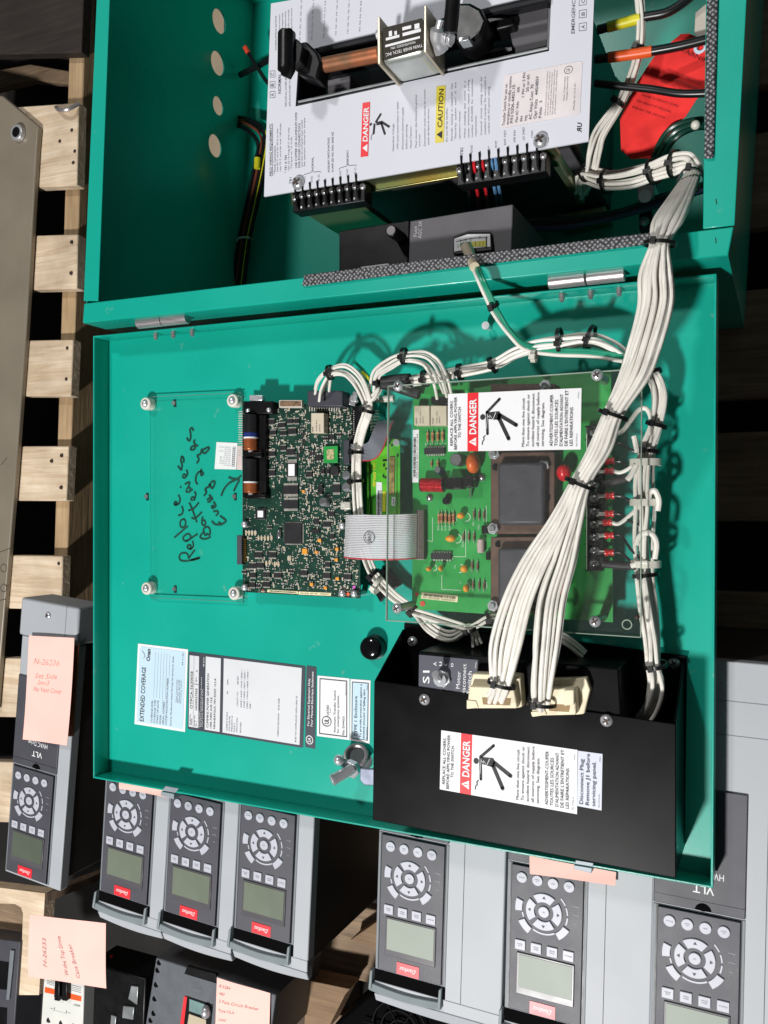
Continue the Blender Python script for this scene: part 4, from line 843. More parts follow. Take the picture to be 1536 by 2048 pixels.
for x, y, R in ((1291, 925, 0.0115), (1291, 1005, 0.0115), (1291, 1128, 0.0112)):
    tie(hr, P(x, y, zh), P(x, y+20, zh), R, TIEW, 0.0028, 0.9)
for q in ([(1275, 905), (1270, 880), (1268, 872)], [(1272, 930), (1262, 950), (1254, 960)], [(1296, 1002), (1300, 985), (1310, 982), (1318, 1000), (1316, 1022)], [(1272, 1090), (1280, 1072), (1300, 1066), (1313, 1085), (1310, 1118)], [(1262, 1132), (1275, 1128), (1295, 1126)]):
    part('loose_end', MB().tube([P(x, y, zh+0.009) for x, y in q], 0.0023, 8, 6), WIRE, hr, smooth=True)
lp = [(1232, 868), (1245, 862), (1262, 840), (1278, 820), (1293, 818), (1302, 838), (1300, 870)]
part('wire', MB().tube([P(x, y, zh+0.004) for x, y in lp], 0.0019, 8, 6), WIRE, hr, smooth=True)
# ------------------------------------------------------------------ acrylic cover with danger sticker
ac = thing('clear_cover', 'clear plastic cover sheet on standoffs above the green power board', 'cover', P(1025, 1000, ZF+0.0003))
AQ = [(776, 772), (1283, 737), (1281, 1275), (772, 1241)]
part('sheet', MB().px(AQ, ZA, 0.003), CLEAR, ac)
mb = MB()
for a, b in ((0, 1), (1, 2), (2, 3), (3, 0)): mb.ribbon([P(*AQ[a], ZA+0.0002), P(*AQ[b], ZA+0.0002)], 0.0006, t=0.003, smooth=0)
part('sheet_edge', mb, mat('edge_pale', (150, 166, 152), 0.3), ac)
for x, y, h in ((796, 772, 1), (794, 1217, 1), (1194, 750, 1), (1190, 1243, 1)):
    p = P(x, y, ZA+0.0002); o = part('standoff', MB().cyl(V((p.x, p.y, ZF+0.0004)), p-V((0, 0, 0.0034)), 0.0036, 14), mat('standoff_alu', (150, 150, 152), 0.35, 0.8), ac, smooth=True); screw(ac, p, 0.0046, 0.0028)
part('hole_rim', MB().torus(P(1254, 1249, ZA+0.0003), (0, 0, 1), 0.0036, 0.0005), mat('edge_pale', (0, 0, 0)), ac, smooth=True)
part('edge_screw', MB().ball(P(1274, 1234, ZA+0.001), 0.0022, 0.0022, 0.0018), NAIL, ac, smooth=True)
LIGHT = mat('line_pale', (150, 160, 150), 0.5)
def danger(L, parent, extra=False):
    st = lab('danger_sticker', L, WHT, 0, 'white danger sticker with red band and falling figure', parent)
    part('red_band', L.rect(MB(), 0.155, 0.0, 0.240, 1.0, 0.0002), RED, st)
    mb = MB(); L.text(mb, 'REPLACE ALL COVERS', 0.040, 0.10, 0.87, 0.022); L.text(mb, 'BEFORE APPLYING POWER', 0.072, 0.03, 0.94, 0.022); L.text(mb, 'TO THE SWITCH', 0.104, 0.23, 0.76, 0.022)
    for k, (t, e) in enumerate((('More than one live circuit', .90), ('To ensure against shock or', .96), ('accident hazard, disconnect', .97), ('all sources of supply before', .985), ('servicing. See diagram.', .82))): L.text(mb, t, 0.592+k*0.036, 0.06, e-0.03, 0.021)
    for k, (t, e) in enumerate((('ADVERTISSMENT-COUPER', .94), ('TOUTES LES SOURCES', .85), ("D'ALIMENTATION ADVANT", .94), ("DE FAIRE L'ENTRETIENT ET", 1.0), ('LES REPARATIONS', .72))): L.text(mb, t, 0.800+k*0.036, 0.06, e-0.03, 0.023)
    part('print', mb, INK, st)
    mb = MB(); L.text(mb, '98-7730-A', 0.977, 0.05, 0.26, 0.010); L.text(mb, '-TNG-', 0.985, 0.82, 0.94, 0.010); part('print', mb, INKG, st)
    mb = MB(); L.text(mb, 'DANGER', 0.224, 0.29, 0.895, 0.052, bold=0.025); L.poly(mb, [(0.166, 0.16), (0.224, 0.085), (0.224, 0.235)], 0.0004)
    part('print', mb, WHT, st)
    mb = MB(); L.rect(mb, 0.186, 0.154, 0.209, 0.166, 0.0006); L.rect(mb, 0.213, 0.153, 0.219, 0.167, 0.0006); part('print', mb, RED, st)
    # falling figure
    fig = MB(); pt = lambda u, v: L.pt(u, v, 0.0005); wd = (L.pt(0.02, 0)-L.pt(0, 0)).length
    for a, b, k in (((0.309, 0.66), (0.402, 0.872), 1.0), ((0.306, 0.66), (0.312, 0.29), 0.95), ((0.402, 0.605), (0.53, 0.425), 1.35), ((0.398, 0.555), (0.474, 0.20), 1.35)):
        fig.ribbon([pt(*a), pt(*b)], wd*k, smooth=0)
        for c in (a, b): L.disc(fig, c[0], c[1], 0.01*k, 0.0245*k*0.95, 0.0005)
    L.poly(fig, [(0.318, 0.545), (0.318, 0.655), (0.40, 0.665), (0.42, 0.60), (0.405, 0.515)], 0.0005)
    L.disc(fig, 0.274, 0.578, 0.0195, 0.048, 0.0005)
    fig.ribbon([pt(0.296, 0.262), pt(0.282, 0.235), pt(0.286, 0.19), pt(0.275, 0.165), pt(0.272, 0.105)], wd*0.35)
    part('figure', fig, INK, st)
    bolt = MB(); bolt.ribbon([L.pt(u, v, 0.0007) for u, v in ((0.312, 0.60), (0.332, 0.56), (0.328, 0.61), (0.354, 0.535), (0.376, 0.65))], wd*0.22, smooth=0); bolt.ribbon([L.pt(0.312, 0.63, 0.0007), L.pt(0.306, 0.38, 0.0007)], wd*0.14, smooth=0)
    part('figure_bolt', bolt, WHT, st); return st
danger(Lab((896, 788), (1163, 776), (1161, 899), (896, 903), ZA+0.0004), ac)
# ------------------------------------------------------------------ transfer switch inside the cabinet
def holed(outer, holes, z, th):
    cu = bpy.data.curves.new('h', 'CURVE'); cu.dimensions = '2D'; cu.fill_mode = 'BOTH'; cu.extrude = th/2
    for pts in [outer]+holes:
        s = cu.splines.new('POLY'); s.points.add(len(pts)-1); s.use_cyclic_u = True
        for q, p in zip(s.points, pts): w_ = P(p[0], p[1], z); q.co = (w_.x, w_.y, 0, 1)
    o = bpy.data.objects.new('h', cu); C.objects.link(o)
    me = bpy.data.meshes.new_from_object(o.evaluated_get(bpy.context.evaluated_depsgraph_get()))
    m = MB(); m.v = [V((v.co.x, v.co.y, z-th/2+v.co.z)) for v in me.vertices]; m.f = [tuple(p.vertices) for p in me.polygons]
    bpy.data.objects.remove(o); bpy.data.curves.remove(cu); bpy.data.meshes.remove(me); return m
ZP = 0.245
PLATE = mat('plate_pale_lilac', (215, 217, 226), 0.5, 0, 0.012, 10, dirt=0.03, spec=0.2)
ts_ = thing('transfer_switch', 'transfer switch with pale printed cover plate and terminal strips inside the cabinet', 'transfer switch', P(850, 200, EB+0.0005))
WIN = [(598, 104), (1103, -15), (1098, 102), (591, 213)]
cp = part('cover_plate', holed([(542, 7), (1192, -106), (1177, 282), (528, 393)], [WIN], ZP, 0.002), PLATE, ts_)
zp = ZP+0.0003
DKM = mat('dark_metal', (44, 44, 48), 0.35, 0.5, 0.1, 40); WELL = mat('well_grey', (92, 90, 94), 0.6, 0.1, 0.08, 30)
part('base', MB().px([(560, 60), (1150, -60), (1140, 275), (590, 372)], ZP-0.06, ZP-0.06-EB-0.001), WELL, ts_, 0.002)
wl = [P(*q, ZP-0.0022) for q in WIN]
for k in range(4):
    j = (k+1) % 4; a, b = wl[k], wl[j]; n = (b-a).cross(V((0, 0, 1))).normalized()*0.002
    part('well_wall', MB().ext([a, b, b+n, a+n], 0.052), DKM, ts_)
mb = MB(); mb.tube([P(597, 204, ZP-0.001), P(1096, 96, ZP-0.001)], 0.0012, 6, 0); part('well_edge_highlight', mb, ZINC, ts_)  # pale bar added to stand in for the highlight along the well's front edge
mb = MB(); mb.tube([P(640, 102, ZP+0.002), P(1100, -4, ZP+0.002)], 0.0035, 8, 0); part('guide_rod', mb, DKM, ts_, smooth=True)
part('carriage', MB().px([(1010, 12), (1098, -8), (1095, 92), (1028, 108)], ZP-0.02, 0.039), mat('carriage_grey', (84, 82, 86), 0.55), ts_, 0.001)
part('carriage', MB().px([(655, 160), (700, 150), (700, 182), (655, 192)], ZP-0.025, 0.034), WELL, ts_, 0.001)
# gold ledge and lip
part('ledge', MB().px([(580, 378), (1108, 287), (1110, 320), (583, 411)], ZP-0.024, 0.0018), GOLD, ts_, 0.0006)
e0, e1 = P(583, 411, ZP-0.024), P(1110, 320, ZP-0.024)
part('ledge_lip', MB().ext([e0, e1, e1+V((0, 0.0018, 0)), e0+V((0, 0.0018, 0))], 0.004), GOLD, ts_, 0.0006)
part('front_plate', MB().ext([P(600, 380, ZP-0.0025), P(1108, 292, ZP-0.0025), P(1108, 286, ZP-0.0025), P(600, 374, ZP-0.0025)], 0.022), GOLD, ts_)
part('mounting_bracket', MB().ext([P(584, 412, ZP-0.026), P(700, 392, ZP-0.026), P(700, 380, ZP-0.026), P(584, 400, ZP-0.026)], 0.10), GOLD, ts_, 0.001)
part('mounting_bracket', MB().ext([P(1098, 322, ZP-0.026), P(1112, 320, ZP-0.026), P(1112, 290, ZP-0.026), P(1098, 292, ZP-0.026)], 0.12), GOLD, ts_, 0.001)
part('foot_bracket', MB().px([(1110, 430), (1210, 412), (1212, 428), (1112, 450)], EB+0.045, 0.044), GOLD, ts_, 0.001)
def terminals(a, b, dep, n, z, w0=0):
    A, B = P(*a, z), P(*b, z); d = (B-A); u = d.normalized(); q = V((u.y, -u.x, 0))*dep
    o = part('terminal_block', MB().ext([A, B, B+q, A+q], 0.016), BLK, ts_, 0.0008)
    for k in range(n+1):
        c = A+d*((k+0.75)/(n+1.5)); s = u*0.0011
        s = u*0.0009; t = [c-s-q*0.20, c+s-q*0.20, c+s+q*0.85, c-s+q*0.85]
        part('barrier', MB().prism([t[0]+V((0, 0, .0080)), t[1]+V((0, 0, .0080)), t[2]+V((0, 0, 0.0035)), t[3]+V((0, 0, 0.0035))], [p-V((0, 0, 0.0005)) for p in t]), BLK, o, 0.0003)
        if k < n: screw(o, A+d*((k+1.25)/(n+1.5))+q*0.22, 0.0034, 0.0024, 'terminal_screw', ZINC)
    for t in (0.03, 0.97): screw(o, A+d*t+q*0.3, 0.0032, 0.0024, 'end_screw')
    return o, A, d, q
t1 = terminals((586, 385), (730, 360), 0.0195, 8, ZP-0.006); t2 = terminals((914, 328), (1092, 297), 0.0195, 8, ZP-0.006)
for o, A, d, q in (t1, t2):
    for k in range(8):
        p = A+d*((k+1.25)/9.5)+q*0.86+V((0, 0, 0.0003)); u = d.normalized()
        mb = text(MB(), str(k+1), lambda x, y: p+V((0.0015*y, 0, 0))*-1+V((0, 0.002*x, 0))); part('terminal_number', mb, WHT, o)
for x, y in ((596, 366), (1081, 281)): screw(ts_, P(x, y, ZP+0.001), 0.0068, 0.0045, 'cover_screw')
# plate printing
Z2 = lambda x, y: (520+x/5.12, 200+y/5.12)
mb = MB()
for t, y in (('A', 189.5), ('B', 170), ('C', 148.5)):
    textpx(mb, t, (547.5, y+3), (547.5, y-3), 6, zp); a = [(540, y-6.5), (550, y-7), (550, y+5.5), (540, y+6)]
    for k in range(4): mb.ribbon([P(*a[k], zp), P(*a[(k+1) % 4], zp)], 0.0003, smooth=0)
textpx(mb, 'NORMAL', (562, 187), (562, 147), 6, zp, 0.006)
textpx(mb, 'FIELD WIRING REQUIREMENTS', (543.5, 352), (543.5, 248), 4.6, zp, 0.005); mb.ribbon([P(545, 352, zp), P(545, 247, zp)], 0.0004, smooth=0)
for t, a, b, s in (('* Power Connections', (551, 349), (551, 292), 3.6), ('* TB1 & TB2', (573, 346), (573, 310), 3.8), ('USE COPPER OR ALUMINUM WIRE', (594, 336), (594, 225), 4.2), ('FOR POWER CONNECTIONS', (600.5, 335), (600.5, 246), 4.2), ('TB1', (583, 368), (583, 355), 4.5),
                   ('NORMAL', (627, 341), (627, 314), 4), ('AUXILIARY SWITCH RATINGS', (659, 345), (659, 275), 4), ('10 AMP 250 VAC MAX. 50/60 HZ', (667, 344), (667, 264), 4), ('EMERGENCY', (697, 329), (697, 300), 4), ('TB2', (926, 309), (926, 295), 5.5)): textpx(mb, t, a, b, s, zp)
for k, (x0, x1, y) in enumerate(((606, 642, 349), (677, 713, 336))): mb.ribbon([P(*q, zp) for q in ((x0, y+3), (x0+3, y), ((x0+x1)/2-2, y-4), ((x0+x1)/2, y-8), ((x0+x1)/2+2, y-5), (x1-2, y-6), (x1, y-4))], 0.0004, smooth=0)
textpx(mb, 'EMERGENCY', (1149, 67), (1151, -8), 7, zp, 0.004)
for t, y in (('A', 54), ('B', 28), ('C', 3)):
    textpx(mb, t, (1169.5, y+3), (1169.5, y-4), 7, zp); a = [(1158.5, y-7), (1173, y-9), (1172.5, y+6), (1158, y+8)]
    for k in range(4): mb.ribbon([P(*a[k], zp), P(*a[(k+1) % 4], zp)], 0.0003, smooth=0)
part('print', mb, INKS, cp)
mb = MB()
for t, x, y in (('1-NO', 611, 366), ('2-NC', 625, 365), ('3-C', 639, 362), ('6-NO', 682, 354), ('7-NC', 696, 351), ('8-C', 712, 348)): textpx(mb, t, (x, y), (x, y-13), 3.6, zp)
for t, x, y, l in (('GND', 945, 306, 16), ('B+', 979, 301, 9), ('RMT', 994, 295, 14), ('RMT TEST', 1012, 290, 30), ('XFR INH', 1031, 285, 24), ('LD SHED', 1049, 280, 26), ('COM', 1066, 276, 14)): textpx(mb, t, (x, y), (x, y-l), 4.2, zp)
for t, x, y0_, y1_ in (('Use 60 C wire for 30 A or less.', 556, 344, 256), ('Use 75 C wire for over 100 amps.', 562, 343, 246), ('Use 22-14 Awg 60 C wire only.', 578.5, 341, 254), ('Torque to 12 in-lb.', 584, 338, 273), ('Use this kit wiring for best results', 605, 334, 240), ('See operator manual for torque', 610, 333, 236), ('REPLACE ALL COVERS BEFORE', 573, 213, 142), ('APPLYING POWER TO SWITCH', 581, 213, 140)): textpx(mb, t, (x, y0_), (x, y1_), 3.2, zp)
for t, x, a, b in (('Hazardous Voltage.', 30, 585, 370), ('Will cause severe injury or death.', 64, 572, 200), ('Disconnect electrical supply', 103, 570, 248), ('before servicing.', 132, 566, 376), ('Haute Tension.', 165, 562, 392), ('Peut causer des blessures graves', 205, 556, 152), ('ou la mort.', 232, 550, 452), ('Deconnecter toutes sources de courant', 272, 545, 108), ('avant de faire le service.', 300, 537, 256), ('Do not lift by handles.', 441, 512, 252), ('Periodic  testing  is  required.  See', 480, 505, 65), ('"Stand-by  system  test"  in  the', 508, 497, 58), ("operator's manual.", 540, 491, 276), ('When  installing  this  switch  in  a', 580, 485, 45), ('system  environment,  request  drawing', 608, 480, 38), ('number  539-0490  for  installation', 636, 475, 30), ('requirements.', 664, 470, 310), ('Control  circuit  wiring  must  be', 706, 463, 15), ('installed in conduit. Do not install in', 736, 456, 12), ('conduit with AC power wiring.', 764, 452, 86)):
    textpx(mb, t, (780+x/3.84, 150+a/3.84), (780+x/3.84, 150+b/3.84), 3.6, zp)
for k in range(6):
    x0 = 600+k*24
    for j in range(7): textpx(mb, ('TORQUE', '275 in-lb', '8-1/0', '4-2/0', '120', '50')[k], (x0+j*0.6, 84-j*13-k*4.2), (x0+j*0.6+1, 75-j*13-k*4.2), 2.6, zp)
for x, t in ((553, 'INTERRUPTING RATING'), (560, 'Switch suitable for control of motors,'), (566, 'electric discharge lamps, tungsten lamps'), (572, 'and electric heating equipment where'), (578, 'sum of motor full load does not exceed'), (584, 'the ampere rating of the switch')): textpx(mb, t, (x, 100), (x, 32-(x-553)*0.5), 3, zp)
part('print', mb, INKG, cp)
part('danger_band', MB().px([(725, 206), (740, 203.5), (736, 312), (721, 314)], zp+0.0002, 0.0002), RED, cp)
mb = MB(); textpx(mb, 'DANGER', (734.8, 283), (737.3, 214), 9.5, zp+0.0005, 0.022); mb.ext([P(x, y, zp+0.0005) for x, y in ((725, 296), (734.5, 304), (735, 288))], 0.0001); part('print', mb, WHT, cp)
fig = MB(); mm = 0.0021
for a, b in (((751, 245), (762, 227)), ((749, 247), (747, 268)), ((762, 243), (779, 254)), ((762, 245), (770, 269))): fig.ribbon([P(*a, zp), P(*b, zp)], mm, smooth=0)
fig.ext([P(*q, zp) for q in ((752, 244), (762, 242), (764, 248), (753, 251))], 0.0001); fig.cyl(P(742, 249, zp), P(742, 249, zp+0.0001), 0.0013, 12); fig.ribbon([P(*q, zp) for q in ((747, 268), (743, 271), (742, 280))], 0.0005)
part('figure', fig, INK, cp)
part('caution_band', MB().px([(873, 173), (891, 171), (887, 284), (870, 286)], zp+0.0002, 0.0002), YEL, cp)
mb = MB(); textpx(mb, 'CAUTION', (884, 255), (887.5, 178), 9.5, zp+0.0005, 0.012); mb.ext([P(x, y, zp+0.0005) for x, y in ((873, 269), (884, 277), (884.5, 261))], 0.0001); part('print', mb, INK, cp)
LR = Lab((1008, 151), (1165, 121), (1160, 228), (1001, 257), zp+0.0002); o = lab('rating_sticker', LR, mat('label_warm_white', (226, 218, 220), 0.5, spec=0.2), 0.03, 'cream rating sticker', cp)
mb = MB(); LR.text(mb, 'Transfer Switch for use on', 0.055, 0.04, 0.82, 0.035); LR.text(mb, 'emergency or standby systems', 0.105, 0.04, 0.95, 0.035)
LR.text(mb, 'P/N 0306-4403-10', 0.16, 0.06, 0.78, 0.04); LR.text(mb, 'Max AC Volts         600', 0.22, 0.06, 0.72, 0.035); LR.text(mb, 'PH              1 PH or 3 PH', 0.285, 0.06, 0.97, 0.035); LR.text(mb, 'Hz                 50 or 60', 0.34, 0.06, 0.92, 0.035); LR.text(mb, 'AC Amps Cont  70', 0.40, 0.06, 0.72, 0.04); LR.text(mb, 'Opr Volts   440/480V', 0.46, 0.06, 0.86, 0.04); LR.text(mb, 'Poles   3', 0.52, 0.06, 0.38, 0.035)
part('print', mb, INKS, o)
mb = MB()
for k, t in enumerate(('When protected by a circuit breaker', 'this transfer switch is rated for use on', 'a circuit capable of delivering not more', 'than the RMS symmetrical amperes shown', 'at the maximum volts listed below')): LR.text(mb, t, 0.575+k*0.03, 0.08, 0.92-0.02*(k % 3), 0.018)
for k, t in enumerate(('Onan Corporation', 'Minneapolis, Minnesota 55432')): LR.text(mb, t, 0.80+k*0.035, 0.30, 0.75, 0.02)
LR.text(mb, 'Made in U.S.A.', 0.93, 0.1, 0.6, 0.02); LR.ring(mb, 0.83, 0.87, 0.055, 0.075, 0.85, 0.0004); LR.text(mb, 'SA', 0.85, 0.835, 0.90, 0.05)
part('print', mb, mat('ink_pinkish', (150, 134, 136), 0.6), o)
mb = MB(); textpx(mb, 'R', (1163, 256), (1163, 265), -9, zp, 0.03); textpx(mb, 'U', (1163, 255), (1164, 246), 9, zp, 0.03); part('print', mb, INK, cp)
# solenoid, levers, rod
sl = part('solenoid', MB().px([(760, 50), (851, 28), (851, 106), (761, 128)], 0.290, 0.042), mat('solenoid_silver', (186, 190, 186), 0.32, 0.6, 0.08, 30), ts_, 0.007, smooth=False, seg=5)
for q in ([(754, 34), (760, 33), (761, 127), (755, 128)], [(848, 11), (853, 10), (853, 104), (847, 105)]):
    part('end_plate', MB().px(q, 0.292, 0.044), mat('plate_warm_steel', (188, 178, 158), 0.36, 0.5, 0.06, 60), sl, 0.0006)
LS = Lab((765, 56), (845, 36), (848, 99), (767, 121), 0.2903); ol = lab('solenoid_label', LS, mat('label_bronze', (52, 48, 42), 0.5, 0, spec=0.15), 0.02, None, sl)
mb = MB()
text(mb, 'TWIN RIVER TECH, INC.', lambda x, y: LS.pt(0.97-0.92*x, 0.19-0.10*y, 0.0004), 0.006); text(mb, 'MONTEVIDEO, MN', lambda x, y: LS.pt(0.80-0.6*x, 0.34-0.08*y, 0.0004))
LS.rect(mb, 0.06, 0.38, 0.92, 0.45, 0.0004)
for u0, v0, u1, v1 in ((0.08, 0.58, 0.42, 0.66), (0.16, 0.68, 0.24, 0.84), (0.30, 0.68, 0.36, 0.80), (0.50, 0.58, 0.95, 0.68), (0.50, 0.76, 0.72, 0.86), (0.80, 0.70, 0.92, 0.86)): LS.rect(mb, u0, v0, u1, v1, 0.0004)
part('print', mb, WHT, ol)
for x, y in ((758, 70), (859, 22), (861, 106), (846, 56)): part('bolt', MB().cyl(P(x-4, y+1, 0.276), P(x+4, y-1, 0.276), 0.0042, 6), CHROME, sl, 0.0004)
part('copper_rod', MB().cyl(P(630, 134, 0.262), P(760, 108, 0.262), 0.0068, 18), COPPER, ts_, 0.0006, smooth=True)
lv = part('lever_handle', MB().tube([P(574, 66, 0.286), P(573.5, 72, 0.286), P(573, 135, 0.286), P(572, 141, 0.286)], [0.006, 0.0082, 0.0082, 0.0082, 0.0082, 0.006], 14, 4), BLK, ts_, smooth=True)
part('lever_web', MB().px([(580, 72), (594, 78), (606, 90), (600, 122), (588, 128), (582, 134)], 0.284, 0.012), BLK, lv, 0.001)
part('lever_web', MB().px([(600, 84), (612, 82), (634, 104), (642, 124), (632, 160), (596, 148), (590, 128)], 0.272, 0.02), BLK, lv, 0.002)
lv = part('lever_handle', MB().cyl(P(908, -20, 0.30), P(900, 66, 0.292), 0.0062, 14), BLK, ts_, 0.001, smooth=True)
part('lever_web', MB().px([(906, 4), (940, 4), (962, 16), (974, 40), (962, 72), (930, 92), (908, 84)], 0.262, 0.03), BLK, lv, 0.003)
part('lever_link', MB().px([(960, 30), (1026, 34), (1030, 50), (985, 62), (966, 58)], 0.236, 0.02), BLK, lv, 0.002)
part('lever_link', MB().px([(930, 86), (975, 92), (1028, 90), (1028, 104), (985, 114), (925, 104)], 0.228, 0.02), BLK, lv, 0.002)
part('clevis', MB().tube([P(881, 40, 0.29), P(876, 60, 0.286), P(874, 80, 0.28), P(884, 100, 0.272)], [0.003, 0.0065, 0.0068, 0.0075], 10, 4), CHROME, lv, smooth=True)
for x, y in ((893, 76), (901, 80)): part('bolt', MB().cyl(P(x-3, y-1, 0.28), P(x+3, y+1, 0.28), 0.0055, 6), CHROME, lv, 0.0004)
part('pin', MB().box(P(932, 84, 0.268), 0.009, 0.004, 0.012), ZINC, lv, 0.0006)
# ------------------------------------------------------------------ exerciser panel with meter, in front of the switch
ep = thing('meter_panel', 'dark grey panel with small green and yellow meter below the transfer switch', 'panel', P(860, 520, EB+0.0005))
ZM = 0.226
part('panel', MB().px([(820, 442), (1026, 408), (1021, 560), (814, 595)], ZM, ZM-EB-0.001), WELL, ep, 0.001)
part('fuse_box', MB().px([(678, 462), (819, 440), (813, 600), (678, 620)], ZM-0.012, ZM-0.012-EB-0.001), BLK, ep, 0.001)
p = P(782, 461, ZM+0.012); fk = part('fuse_knob', MB().cyl(V((p.x, p.y, ZM-0.012)), p, 0.0056, 20), BLK, ep, 0.0008, smooth=True)
part('fuse_knob_cap', MB().cyl(p, p+V((0, 0, 0.0005)), 0.0042, 18), mat('cap_grey', (120, 116, 118), 0.4), fk)
mb = MB(); textpx(mb, 'Fuse', (834, 473), (834, 452), 7, ZM+0.0003); textpx(mb, 'AGC 3A', (843, 477), (844, 442), 7, ZM+0.0003); part('print', mb, mat('print_grey', (176, 176, 182), 0.5), ep)
Z6 = lambda x, y: (860+x/4.518, 340+y/4.518)
part('meter_housing', MB().px([Z6(205, 605), Z6(340, 560), Z6(550, 558), Z6(565, 700), Z6(560, 730), Z6(210, 770)], ZM+0.004, 0.0039), BLK, ep, 0.001)
mt = part('meter_face', MB().px([Z6(218, 622), Z6(340, 582), Z6(543, 578), Z6(545, 692), Z6(380, 706), Z6(218, 738)], ZM+0.0046, 0.0005), WHT, ep)
mb = MB(); mb.px([Z6(272, 660), Z6(372, 648), Z6(372, 684), Z6(272, 694)], ZM+0.0049, 0.0002); part('green_zone', mb, mat('meter_green', (40, 130, 70), 0.5), mt)
mb = MB(); mb.px([Z6(374, 648), Z6(505, 636), Z6(505, 692), Z6(374, 692)], ZM+0.0049, 0.0002); part('yellow_zone', mb, mat('meter_yellow', (216, 206, 60), 0.5), mt)
mb = MB()
for x in (300, 330, 350, 410, 450, 480): mb.ribbon([P(*Z6(x, 645), ZM+0.0052), P(*Z6(x, 684), ZM+0.0052)], 0.0003, smooth=0)
mb.ribbon([P(*Z6(508, 600), ZM+0.0052), P(*Z6(508, 700), ZM+0.0052)], 0.0009, smooth=0); mb.ribbon([P(*Z6(235, 645), ZM+0.0052), P(*Z6(380, 615), ZM+0.0052), P(*Z6(520, 608), ZM+0.0052)], 0.0003)
for t, x, y in (('30', 280, 640), ('20', 325, 635), ('10', 372, 628), ('5', 455, 612), ('H', 258, 690)): textpx(mb, t, Z6(x, y+8), Z6(x, y-16), 2.6, ZM+0.0052)
part('print', mb, INK, mt)
Lf = Lab((722, 534), (777, 527), (777, 545), (722, 553), ZM-0.0115); o = lab('fuse_label', Lf, WHT, 0, None, ep, 0.0002); mb = MB()
for u in (0.25, 0.5, 0.75): Lf.ring(mb, u, 0.2, 0.11, 0.45, 0.8, 0.0005)
part('print', mb, INK, o)
for x, y in ((1034, 462),): screw(ep, P(x, y, EB+0.02), 0.004)
# leads from terminal strip 2
ld = thing('control_leads', 'black red and blue leads dropping from the lower terminal strip', 'wires', P(965, 400, EB+0.001))
for x, m in ((932, WBLK), (949, WRED), (966, WRED), (984, WBLU), (993, WBLU)):
    part('wire', MB().tube([P(x-2, 327-(x-932)*0.17, ZP-0.003), P(x, 340-(x-932)*0.15, ZP-0.004), P(x+2, 366-(x-932)*0.1, ZP-0.018), P(x+7, 392-(x-932)*0.1, ZP-0.05), P(x+10, 420-(x-932)*0.1, EB+0.06), P(x+12, 440, EB+0.02)], 0.0016, 8, 5), m, ld, smooth=True)
# ------------------------------------------------------------------ cabinet wiring on the right
cw = thing('power_cables', 'thick black cables with yellow and orange sleeves at right of transfer switch', 'cables', P(1300, 120, EB+0.001))
for pts, slv, sm in (([(1195, 60), (1250, 45), (1290, 34), (1340, 22), (1400, -20)], (1215, 1281), WYEL), ([(1190, 118), (1240, 112), (1300, 103), (1360, 92), (1425, 76)], (1217, 1304), WORG), ([(1190, 166), (1240, 172), (1300, 178), (1360, 187), (1425, 186)], None, None)):
    z = 0.19
    path = [P(x, y, z) for x, y in pts]; part('cable', MB().tube(path, 0.0040 if slv else 0.0034, 12, 8), WBLK, cw, smooth=True)
    if slv:
        s = spline(path, 30); s = [p for p in s if P(slv[0], 80, z).x < p.x < P(slv[1], 80, z).x]
        part('sleeve', MB().tube(s[::6]+[s[-1]], 0.0046, 12, 0), sm, cw, smooth=True)
gw = thing('ground_wires', 'dark green ground wires curving to the lug at the cabinet right wall', 'wires', P(1330, 300, EB+0.001))
for k in range(3):
    part('wire', MB().tube([P(1420, 238+k*8, 0.16), P(1385, 240+k*9, 0.165), P(1340+k*5, 258+k*10, 0.165), P(1312+k*7, 300+k*8, 0.15), P(1300+k*6, 345, 0.13), P(1294+k*7, 380, 0.11)], 0.0024, 8, 6), WDKG, gw, smooth=True)
for k in range(3): part('wire', MB().tube([P(1000, 440+k*7, 0.10), P(1120, 438+k*9, 0.105), P(1230, 425+k*5, 0.11), P(1330, 390+k*8, 0.115), P(1410, 368+k*6, 0.12)], 0.003, 8, 6), (WDKG, WBLK, mat('wire_steelblue', (50, 70, 96), 0.35))[k], gw, smooth=True)
part('lug', MB().px([(1274, 372), (1310, 366), (1308, 395), (1276, 400)], 0.125, 0.03), ZINC, gw, 0.001); part('lug_screw', MB().cyl(P(1290, 392, 0.125), P(1290, 392, 0.128), 0.006, 16), CHROME, gw, smooth=True)
part('ground_bar', MB().px([(1278, 410), (1304, 405), (1304, 455), (1278, 460)], 0.10, 0.016), DKM, gw, 0.001); part('lug_screw', MB().ball(P(1289, 443, 0.1), 0.005, 0.005, 0.003), ZINC, gw, smooth=True)
part('crimp_end', MB().ball(P(1391, 250, 0.172), 0.004), TIEW, gw, smooth=True)
hl = thing('left_cables', 'black yellow and red leads running down beside the cabinet left wall', 'wires', P(500, 400, EB+0.001))
for k, (m, o_x) in enumerate(((WBLK, 0), (WYEL, 5), (mat('wire_brown', (120, 60, 40), 0.4), -6), (WBLK, 9), (WBLK, -12))):
    part('wire', MB().tube([P(460+o_x, 232+k*3, EB+0.02), P(500+o_x, 240+k*4, EB+0.025), P(528+o_x, 262+k*6, EB+0.03), P(522+o_x, 330, EB+0.03), P(505+o_x, 410, EB+0.025), P(490+o_x, 480, EB+0.02), P(478+o_x, 570, EB+0.012)], 0.0028 if m is WBLK else 0.0017, 8, 6), m, hl, smooth=True)
part('probe', MB().tube([P(490, 93, EB+0.055), P(497, 106, EB+0.052)], 0.0034, 10, 0), mat('tip_red', (226, 70, 44), 0.4), hl, smooth=True)
